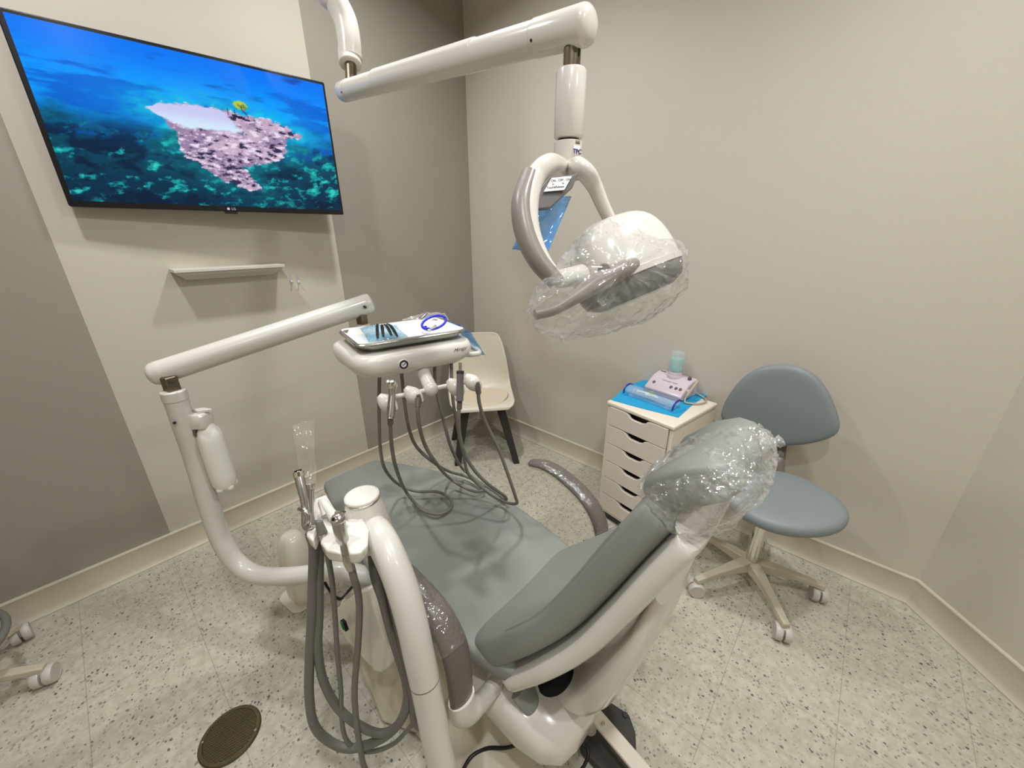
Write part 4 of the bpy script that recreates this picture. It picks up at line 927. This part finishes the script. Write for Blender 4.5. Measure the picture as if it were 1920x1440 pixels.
# ------------------------------------------------------------------ side chair in the corner
def side_chair():
    c = V((1.79, 1.905, 0)); yaw = math.radians(-135)       # local +y is the front of the chair
    f = V((-.707, -.707, 0)); r = V((-.707, .707, 0))        # front, and its left-hand side
    f = rotz(math.radians(6))@f; r = V((0, 0, 1)).cross(f)*-1
    P = lambda x, y, z: c+r*x+f*y+V((0, 0, z))
    t = thing('tub_chair', 'off-white moulded tub chair with dark legs in the room corner', 'chair', c)
    # profile from front lip over the seat and up the back
    prof = [(.225, .43), (.215, .452), (.16, .455), (.05, .44), (-.06, .435), (-.13, .45), (-.175, .50), (-.20, .57), (-.215, .66), (-.230, .76), (-.240, .845), (-.241, .868)]
    half = [.17, .205, .225, .232, .235, .232, .228, .222, .212, .195, .165, .12]
    lift = [0, .004, .012, .03, .05, .07, .06, .03, .015, .008, .004, 0]; wrap = [0, 0, 0, 0, .0, .03, .06, .075, .07, .055, .035, .02]
    pp = spline([V((a, b, 0)) for a, b in prof], 4); HF = lerp_list(half, 4, 0); LI = lerp_list(lift, 4, 0); WR = lerp_list(wrap, 4, 0)
    n = len(pp)
    def g(u, v):
        i = min(n-1, int(round(v*(n-1)))); q = 2*u-1
        e = abs(q)**2.4
        return P(q*HF[i], pp[i].x+WR[i]*e, pp[i].y+LI[i]*e)
    make('seat_shell', MB().grid(g, 24, n-1), M['shell'], t, solid=.012, subsurf=1)
    cs = [[P(s*.19*math.cos(a), .045+s*.165*math.sin(a), z+(.028*(abs(s*math.cos(a))**2.4))) for a in (2*PI*k/36 for k in range(36))] for s, z in ((.96, .440), (1.02, .452), (1.0, .462), (.8, .467), (.3, .464))]
    make('cushion', MB().rings(cs), M['cushion'], t, bevel=.002)
    legs = [onz(858, 870), onz(968, 866), V((1.755, 2.20, 0)), onz(954, 822)]
    tops = [P(.12, .11, .43), P(-.12, .11, .43), P(.12, -.11, .43), P(-.12, -.11, .43)]
    # pair each foot with the nearest top corner
    for l in legs:
        k = min(range(len(tops)), key=lambda i: ((tops[i]-l).xy.length)); tp = tops.pop(k)
        d = (l-tp).normalized()
        F = frame(d, f)
        rs = [[tp.lerp(l, q)+F@V((x*s, y*s, 0)) for x, y in rrect(.082, .062, .010, 3)] for q, s in ((0, 1.0), (1, .72))]
        for j in range(len(rs[1])): rs[1][j].z = .001
        make('leg', MB().rings(rs), M['legwood'], t, bevel=.002)
    make('leg_frame', MB().box(P(0, .11, .415), (.27, .035, .03), Matrix((r, f, V((0, 0, 1)))).transposed()).box(P(0, -.11, .415), (.27, .035, .03), Matrix((r, f, V((0, 0, 1)))).transposed()).box(P(.12, 0, .415), (.035, .22, .03), Matrix((r, f, V((0, 0, 1)))).transposed()).box(P(-.12, 0, .415), (.035, .22, .03), Matrix((r, f, V((0, 0, 1)))).transposed()), M['legwood'], t, bevel=.003)
side_chair()

# ------------------------------------------------------------------ drawer cabinet with scaler
CU = V((-.165, -.986, 0)); CV = V((.986, -.165, 0)); CO = V((1.73, .867, 0)); CW, CD, CZ = .372, .42, .735
def cb(u, v, z): return CO+CU*u+CV*v+V((0, 0, z))
CF = Matrix((CU, CV, V((0, 0, 1)))).transposed()
def cuv(px, py, z):
    p = onz(px, py, z)-CO; return p.dot(CU), p.dot(CV)
def cabinet():
    t = thing('drawer_cabinet', 'narrow white cabinet of six drawers against the right wall', 'cabinet', cb(CW/2, CD/2, 0))
    make('top_panel', MB().box(cb(CW/2, CD/2, CZ-.010), (CW+.012, CD+.006, .022), CF), M['cab'], t, bevel=.007)
    z0, z1 = .045, CZ-.021
    body = MB()
    for u in (.009, CW-.009): body.box(cb(u, CD/2, (z0+z1)/2), (.018, CD-.01, z1-z0), CF)
    body.box(cb(CW/2, CD-.01, (z0+z1)/2), (CW-.02, .008, z1-z0), CF).box(cb(CW/2, CD/2, z0+.008), (CW-.02, CD-.012, .016), CF)
    make('carcass', body, M['cab'], t, bevel=.002)
    make('inner_shade_block', MB().box(cb(CW/2, CD/2+.01, (z0+z1)/2), (CW-.04, CD-.05, z1-z0-.02), CF), M['slot'], t)  # solid box, the shade behind the drawer notches is in its dark colour
    make('plinth', MB().box(cb(CW/2, CD/2, .0225), (CW-.03, CD-.04, .045), CF), M['blackrubber'], t)
    nd = 6; dh = (z1-z0-.02)/nd
    for k in range(nd):
        zb = z0+.02+dh*k+.002; zt = zb+dh-.004
        h = zt-zb; w = CW-.042
        # front with scooped finger notch in its upper edge
        pts = [(-w/2, 0), (w/2, 0), (w/2, h)]
        nw = .10
        sc_ = [(nw*.75-.0, h), (nw*.55, h-.006), (nw*.42, h-.020), (nw*.25, h-.026), (-nw*.25, h-.026), (-nw*.42, h-.020), (-nw*.55, h-.006), (-nw*.75, h)]
        pts += [(x+.0, y) for x, y in sc_]+[(-w/2, h)]
        F = Matrix((CU, V((0, 0, 1)), CU.cross(V((0, 0, 1))))).transposed()
        make('drawer', MB().prism(pts, -.008, .008, F, cb(CW/2, .004, zb)), M['drawer'], t, bevel=.0015)
cabinet()
def on_cabinet():
    z = CZ+.002
    poly = [cuv(px, py, z) for px, py in ((1146, 750), (1178, 722), (1225, 708), (1330, 738), (1300, 758), (1272, 783), (1200, 765))]
    o = make('paper_bib', MB().prism(poly, z, z+.0015, CF, CO), M['sheet'], loc=cb(.15, .2, z))
    tag(o, 'bright blue paper sheet spread on the drawer cabinet top', 'paper sheet')
    # scaler unit
    z += .002
    u0, v0 = cuv(1205, 735, z); u1, v1 = cuv(1283, 754, z)
    uc, w = (u0+u1)/2-.012, (u1-u0)
    vf = max(.10, (v0+v1)/2)
    t = thing('ultrasonic_scaler', 'lilac ultrasonic scaler with dark buttons on the drawer cabinet', 'dental scaler', cb(uc, vf+.1, z))
    prof_ = [(0, 0), (0, .028), (.02, .042), (.075, .078), (.12, .092), (.165, .090), (.175, .08), (.175, 0)]
    def sec(x, s=1.0, rz=1.0): return [cb(uc+x, vf+.0875+(a-.0875)*s, z+b*rz) for a, b in prof_]
    body = make('body', MB().rings([sec(-w/2, .94, .94), sec(-w/2+.006), sec(w/2-.006), sec(w/2, .94, .94)]), M['lilac'], t, bevel=.005)
    make('front_strip', MB().box(cb(uc, vf-.002, z+.010), (w*.98, .010, .018), CF), M['lilacdark'], t, bevel=.002)
    sl = V((0, .055, .036)); nrm = (CF@V((0, -.036, .055))).normalized()
    fp = lambda x, q: cb(uc+x, vf+.02+.055*q, z+.042+.036*q)
    for x, q in ((-w*.33, .30), (w*.14, .30), (w*.27, .32), (w*.38, .34)):
        make('button', MB().lathe([(.0095, -.002), (.0095, .002), (.006, .004)], fp(x, q), nrm, 18, sx=1.0, sy=.85), M['button'], t)
    ey = (CF@sl).normalized(); Ft = Matrix((CU, ey, CU.cross(ey))).transposed()
    text_mesh('panel_text', '" \' ultrasonic scaler', .013, Ft, fp(0, .78)+nrm*.0006, M['lampgrey'], body)
    make('badge', MB().box(cb(uc-w*.36, vf+.13, z+.093), (.03, .008, .002), CF), M['button'], t)
    make('knob', MB().lathe([(.010, 0), (.009, .014), (.006, .017)], cb(uc+w*.38, vf+.12, z+.09), (0, 0, 1), 18), M['button'], t)
    bc = cb(uc-.002, vf+.118, z+.085)
    make('bottle_collar', MB().lathe([(.040, -.01), (.039, .012), (.036, .014), (.035, .030), (.034, .034)], bc, (0, 0, 1), 32), M['lilac'], t)
    bt = make('bottle', MB().lathe([(.034, .034), (.037, .04), (.037, .135), (.034, .142), (.012, .144)], bc, (0, 0, 1), 32), M['clearbottle'], t)
    make('liquid', MB().lathe([(.032, .038), (.0352, .042), (.0352, .105), (.0350, .1055)], bc, (0, 0, 1), 32), M['liquid'], bt)
    a = cb(uc+w*.5+.012, vf+.04, z+.03); b = cb(uc+w*.5+.028, vf+.10, z+.105)
    make('handpiece_cradle', MB().box(cb(uc+w*.5+.006, vf+.07, z+.04), (.018, .03, .03), CF), M['lilac'], t, bevel=.004)
    hpz = make('handpiece', MB().tube([a, a.lerp(b, .5), b], [.0065, .0075, .0085], 14), M['stoolbase'], t)
    make('cord', MB().tube([a, a+V((0, 0, -.018))-CV*.012, cb(uc+w*.5+.03, vf+.01, z+.006), cb(uc+w*.5+.075, vf+.05, z+.006), cb(uc+w*.5+.085, vf+.11, z+.006), cb(uc+w*.5+.05, vf+.15, z+.006), cb(uc+w*.4, vf+.17, z+.015)], .0045, 10), M['stoolbase'], t)
    # transparent box in front
    u0, v0 = cuv(1174, 741, z); u1, v1 = cuv(1262, 770, z)
    uc, vc = (u0+u1)/2, max(.045, (v0+v1)/2+.025); w = (u1-u0)+.01
    t = thing('storage_box', 'clear plastic box with navy blue end clips in front of the scaler', 'plastic box', cb(uc, vc, z))
    def ring(a, b, zz): return [cb(uc+p[0], vc+p[1], zz) for p in rrect(a, b, .008, 4)]
    make('box_body', MB().rings([ring(w-.02, .062, z+.002), ring(w-.01, .07, z+.028)]), M['clearbox'], t)
    lidp = []
    for i in range(11):
        q = PI*i/10; lidp.append((.040*math.cos(q)*-1, .030+.022*math.sin(q)))
    lid = MB().rings([[cb(uc+x, vc+a, z+b) for a, b in lidp+[(.04, .026), (-.04, .026)]] for x in (-w/2, w/2)])
    make('lid', lid, M['clearbox'], t)
    for s in (-1, 1):
        make('end_clip', MB().tube([cb(uc+s*(w/2+.004), vc-.044, z+.012), cb(uc+s*(w/2+.006), vc-.040, z+.034), cb(uc+s*(w/2+.006), vc-.02, z+.050), cb(uc+s*(w/2+.006), vc+.01, z+.053), cb(uc+s*(w/2+.004), vc+.036, z+.040)], .0045, 8), M['bluehandle'], t)
    for s in (-1, 1): make('foot', MB().box(cb(uc+s*w*.38, vc-.03, z+.009), (.026, .012, .016), CF), M['clearbox'], t, bevel=.003)
    for k, (x, y) in enumerate(((-.055, .0), (-.02, .008), (.0, -.006))):
        make('insert', MB().tube([cb(uc+x-.035, vc+y, z+.030), cb(uc+x, vc+y+.006, z+.032), cb(uc+x+.035, vc+y+.008, z+.030)], .005, 8), M['label'], t)
    make('sticker', MB().prism([(.012*math.cos(q), .009*math.sin(q)) for q in (2*PI*k/16 for k in range(16))], 0, .0006, CF, cb(uc-.005, vc, z+.0525)), M['leaf'], t)
on_cabinet()

# ------------------------------------------------------------------ rolling stools
def caster(t, p, hd_, hgt, out):
    """twin wheel caster under the end of a base arm"""
    R = rotz(hd_); ax = R@V((0, 1, 0)); c = V((p.x, p.y, .036))
    for s in (-1, 1):
        pr = [(.012, .0), (.034, .0), (.036, .004), (.036, .020), (.033, .0245), (.0305, .025), (.030, .024), (.005, .024)]
        w = make('caster_wheel', MB().lathe(pr, c+ax*(s*.004), ax*s, 26), M['castor'], t)
    make('caster_hood', MB().box(c+V((0, 0, .012)), (.034, .010, .04), R).cyl(c+V((0, 0, .02)), V((p.x, p.y, hgt)), .011), M['castor'], t, bevel=.002)
def star(t, c, R, angs, z_hub, z_end, cast):
    for a, h in zip(angs, cast):
        d = V((math.cos(a), math.sin(a), 0)); s = V((-d.y, d.x, 0))
        rs = []
        for q, w, zt, th in ((.03, .030, z_hub, .05), (.10, .026, z_hub-.006, .036), (R*.6, .021, z_hub-.018, .026), (R*.9, .0185, z_end+.004, .024), (R+.012, .017, z_end-.004, .028)):
            m = c+d*q; rs.append([m+s*(-w)+V((0, 0, zt-th)), m+s*w+V((0, 0, zt-th)), m+s*w*.8+V((0, 0, zt)), m-s*w*.8+V((0, 0, zt))])
        make('base_arm', MB().rings(rs), M['stoolbase'], t, bevel=.005)
        caster(t, c+d*R, h, z_end-.02, d)
def stool():
    c = V((1.79, .09, 0)); R = .285
    t = thing('operator_stool', 'grey vinyl stool with rounded backrest beside the drawer cabinet', 'stool', c)
    a0 = math.atan2(.247-.09, 1.554-1.79)
    angs = [a0+2*PI*k/5 for k in range(5)]
    make('hub', MB().lathe([(.028, .075), (.045, .085), (.047, .12), (.036, .135)], c, (0, 0, 1), 28), M['stoolbase'], t)
    star(t, c, R, angs, .135, .098, [math.radians(x) for x in (120, 20, 200, 75, 150)])
    # five arms: angs[1] is the one nearest the camera
    make('gas_column', MB().lathe([(.026, .13), (.026, .36), (.0255, .365), (.019, .365), (.019, .51)], c, (0, 0, 1), 28), M['chrome'], t)
    zs = .558
    sc0 = V((1.695, .048, 0))
    ang = math.radians(-42)
    rs = []
    S = ((.55, zs-.05), (.85, zs-.046), (.97, zs-.034), (1.0, zs-.014), (.985, zs+.004), (.93, zs+.016), (.80, zs+.022), (.5, zs+.020), (.15, zs+.018))
    for s, z in S:
        ring = []
        for k in range(48):
            a = 2*PI*k/48; x = math.copysign(abs(math.cos(a))**.9, math.cos(a))*.225; y = math.copysign(abs(math.sin(a))**.9, math.sin(a))*.195
            ring.append(sc0+rotz(ang)@V((x*s, y*s, 0))+V((0, 0, z)))
        rs.append(ring)
    make('seat', MB().rings(rs), M['stoolvinyl'], t, subsurf=1)
    make('seat_plate', MB().lathe([(.10, .500), (.11, .513)], c, (0, 0, 1), 24), M['black'], t)
    # backrest: rounded triangle pad
    out = [(1352, 775), (1362, 748), (1388, 712), (1420, 690), (1458, 682), (1497, 686), (1530, 703), (1555, 735), (1570, 770), (1576, 797), (1566, 815), (1530, 828), (1485, 834), (1440, 830), (1395, 818), (1362, 798)]
    X0 = 2.0
    P = [onx(px, py, X0) for px, py in out]; P = spline(P+[P[0]], 3)[:-1]
    cen = sum(P, V())/len(P)
    rs = []
    for q, s in ((-.034, .80), (-.032, .92), (-.022, .985), (-.004, 1.0), (.014, .985), (.024, .93), (.027, .82)):
        rs.append([V((X0+q*.9+.12*((p.y-cen.y)**2)*s*s*-1.0+.0, cen.y+(p.y-cen.y)*s, cen.z+(p.z-cen.z)*s)) for p in P])
    rs.insert(0, [V((X0-.033, cen.y+(p.y-cen.y)*.4, cen.z+(p.z-cen.z)*.4)) for p in P])
    make('backrest', MB().rings(rs), M['stoolvinyl'], t, subsurf=1)
    make('back_support', MB().tube([V((2.03, .13, .80)), V((2.05, .13, .70)), V((2.03, .12, .60)), V((1.94, .10, .535)), V((1.80, .09, .525))], .03, 14, flat=.3, side=V((0, 1, 0))), M['brown'], t)
stool()
def left_stool():
    c = V((-.70, 2.03, 0))
    t = thing('rolling_stool', 'base of another rolling stool cut off by the left picture edge', 'stool', c)
    p1, p2 = onz(40, 1190, .03), onz(86, 1268, .03)
    for p, h in ((p1, math.radians(95)), (p2, math.radians(70))):
        d = (V((p.x, p.y, 0))-c); R = d.length; d.normalize(); s = V((-d.y, d.x, 0)); rs = []
        for q, w, zt, th in ((.02, .030, .13, .05), (.6*R, .021, .112, .026), (.92*R, .0185, .092, .024), (R+.012, .017, .084, .028)):
            m = c+d*q; rs.append([m+s*(-w)+V((0, 0, zt-th)), m+s*w+V((0, 0, zt-th)), m+s*w*.8+V((0, 0, zt)), m-s*w*.8+V((0, 0, zt))])
        make('base_arm', MB().rings(rs), M['stoolbase'], t, bevel=.005); caster(t, V((p.x, p.y, 0)), h, .07, d)
    for k in range(3):
        a = math.radians(118+72*k); d = V((math.cos(a), math.sin(a), 0)); s = V((-d.y, d.x, 0)); rs = []
        for q, w, zt, th in ((.02, .030, .13, .05), (.15, .021, .112, .026), (.23, .017, .088, .026)):
            m = c+d*q; rs.append([m+s*(-w)+V((0, 0, zt-th)), m+s*w+V((0, 0, zt-th)), m+s*w*.8+V((0, 0, zt)), m-s*w*.8+V((0, 0, zt))])
        make('base_arm', MB().rings(rs), M['stoolbase'], t, bevel=.005); caster(t, c+d*.22, a, .07, d)
    make('gas_column', MB().cyl(c+V((0, 0, .1)), c+V((0, 0, .45)), .025), M['chrome'], t)
    make('hub', MB().lathe([(.03, .075), (.045, .085), (.047, .12), (.036, .135)], c, (0, 0, 1), 28), M['stoolbase'], t)
    make('seat', MB().lathe([(.12, .45), (.18, .455), (.19, .48), (.18, .51), (.1, .52)], c, (0, 0, 1), 36), M['stoolvinyl'], t)
    fr = [c+V((.155*math.cos(2*PI*k/36), .155*math.sin(2*PI*k/36), .235)) for k in range(36)]
    rs = []
    for k in range(36):
        a = 2*PI*k/36; d = V((math.cos(a), math.sin(a), 0)); rs.append([c+d*(.215+.012*math.cos(q))+V((0, 0, .235+.012*math.sin(q))) for q in (2*PI*j/12 for j in range(12))])
    make('foot_ring', MB().rings(rs, closed=True), M['darkhose'], t)
left_stool()
def drain():
    c = onz(431, 1386, 0); c = V((-.047, 1.216, 0)); r = .088
    t = thing('floor_drain_cover', 'round aged brass floor plate with a diamond grid', 'floor plate', c)
    make('plate', MB().lathe([(r, 0), (r, .005), (r-.003, .008), (r-.012, .008), (r-.013, .006), (.01, .006)], c, (0, 0, 1), 48), M['drain'], t)
    bars = MB(); rr = r-.014
    for a in (math.radians(20), math.radians(80)):
        F = rotz(a)
        for k in range(-9, 10):
            o = k*.0083
            if abs(o) > rr-.003: continue
            l = 2*math.sqrt(rr*rr-o*o)
            bars.box(c+F@V((o, 0, .0066)), (.0019, l, .0024), F)
    g = make('diamond_grid', bars, M['drain'], t)
    for a in (2.6, -.7): make('screw', MB().cyl(c+V((.078*math.cos(a), .078*math.sin(a), .007)), c+V((.078*math.cos(a), .078*math.sin(a), .0092)), .004, .004, 12), M['steel'], t)
drain()

# ------------------------------------------------------------------ world, camera, view
w = bpy.data.worlds.new('room_air'); sc.world = w; w.use_nodes = True
w.node_tree.nodes['Background'].inputs[0].default_value = (1, .93, .82, 1); w.node_tree.nodes['Background'].inputs[1].default_value = .0
cd = bpy.data.cameras.new('camera'); cd.sensor_width = 36; cd.lens = FPX/1920*36; cd.clip_start = .05
co = bpy.data.objects.new('camera', cd); col.objects.link(co); co.location = EYE
co.rotation_euler = Matrix((RT, UP, -FW)).transposed().to_euler()
sc.camera = co
sc.view_settings.view_transform = 'Standard'; sc.view_settings.look = 'None'; sc.view_settings.gamma = 1; sc.view_settings.use_curve_mapping = False
sc.view_settings.exposure = -0.12
sc.cycles.max_bounces = 10; sc.cycles.transparent_max_bounces = 24; sc.cycles.diffuse_bounces = 6; sc.cycles.glossy_bounces = 5
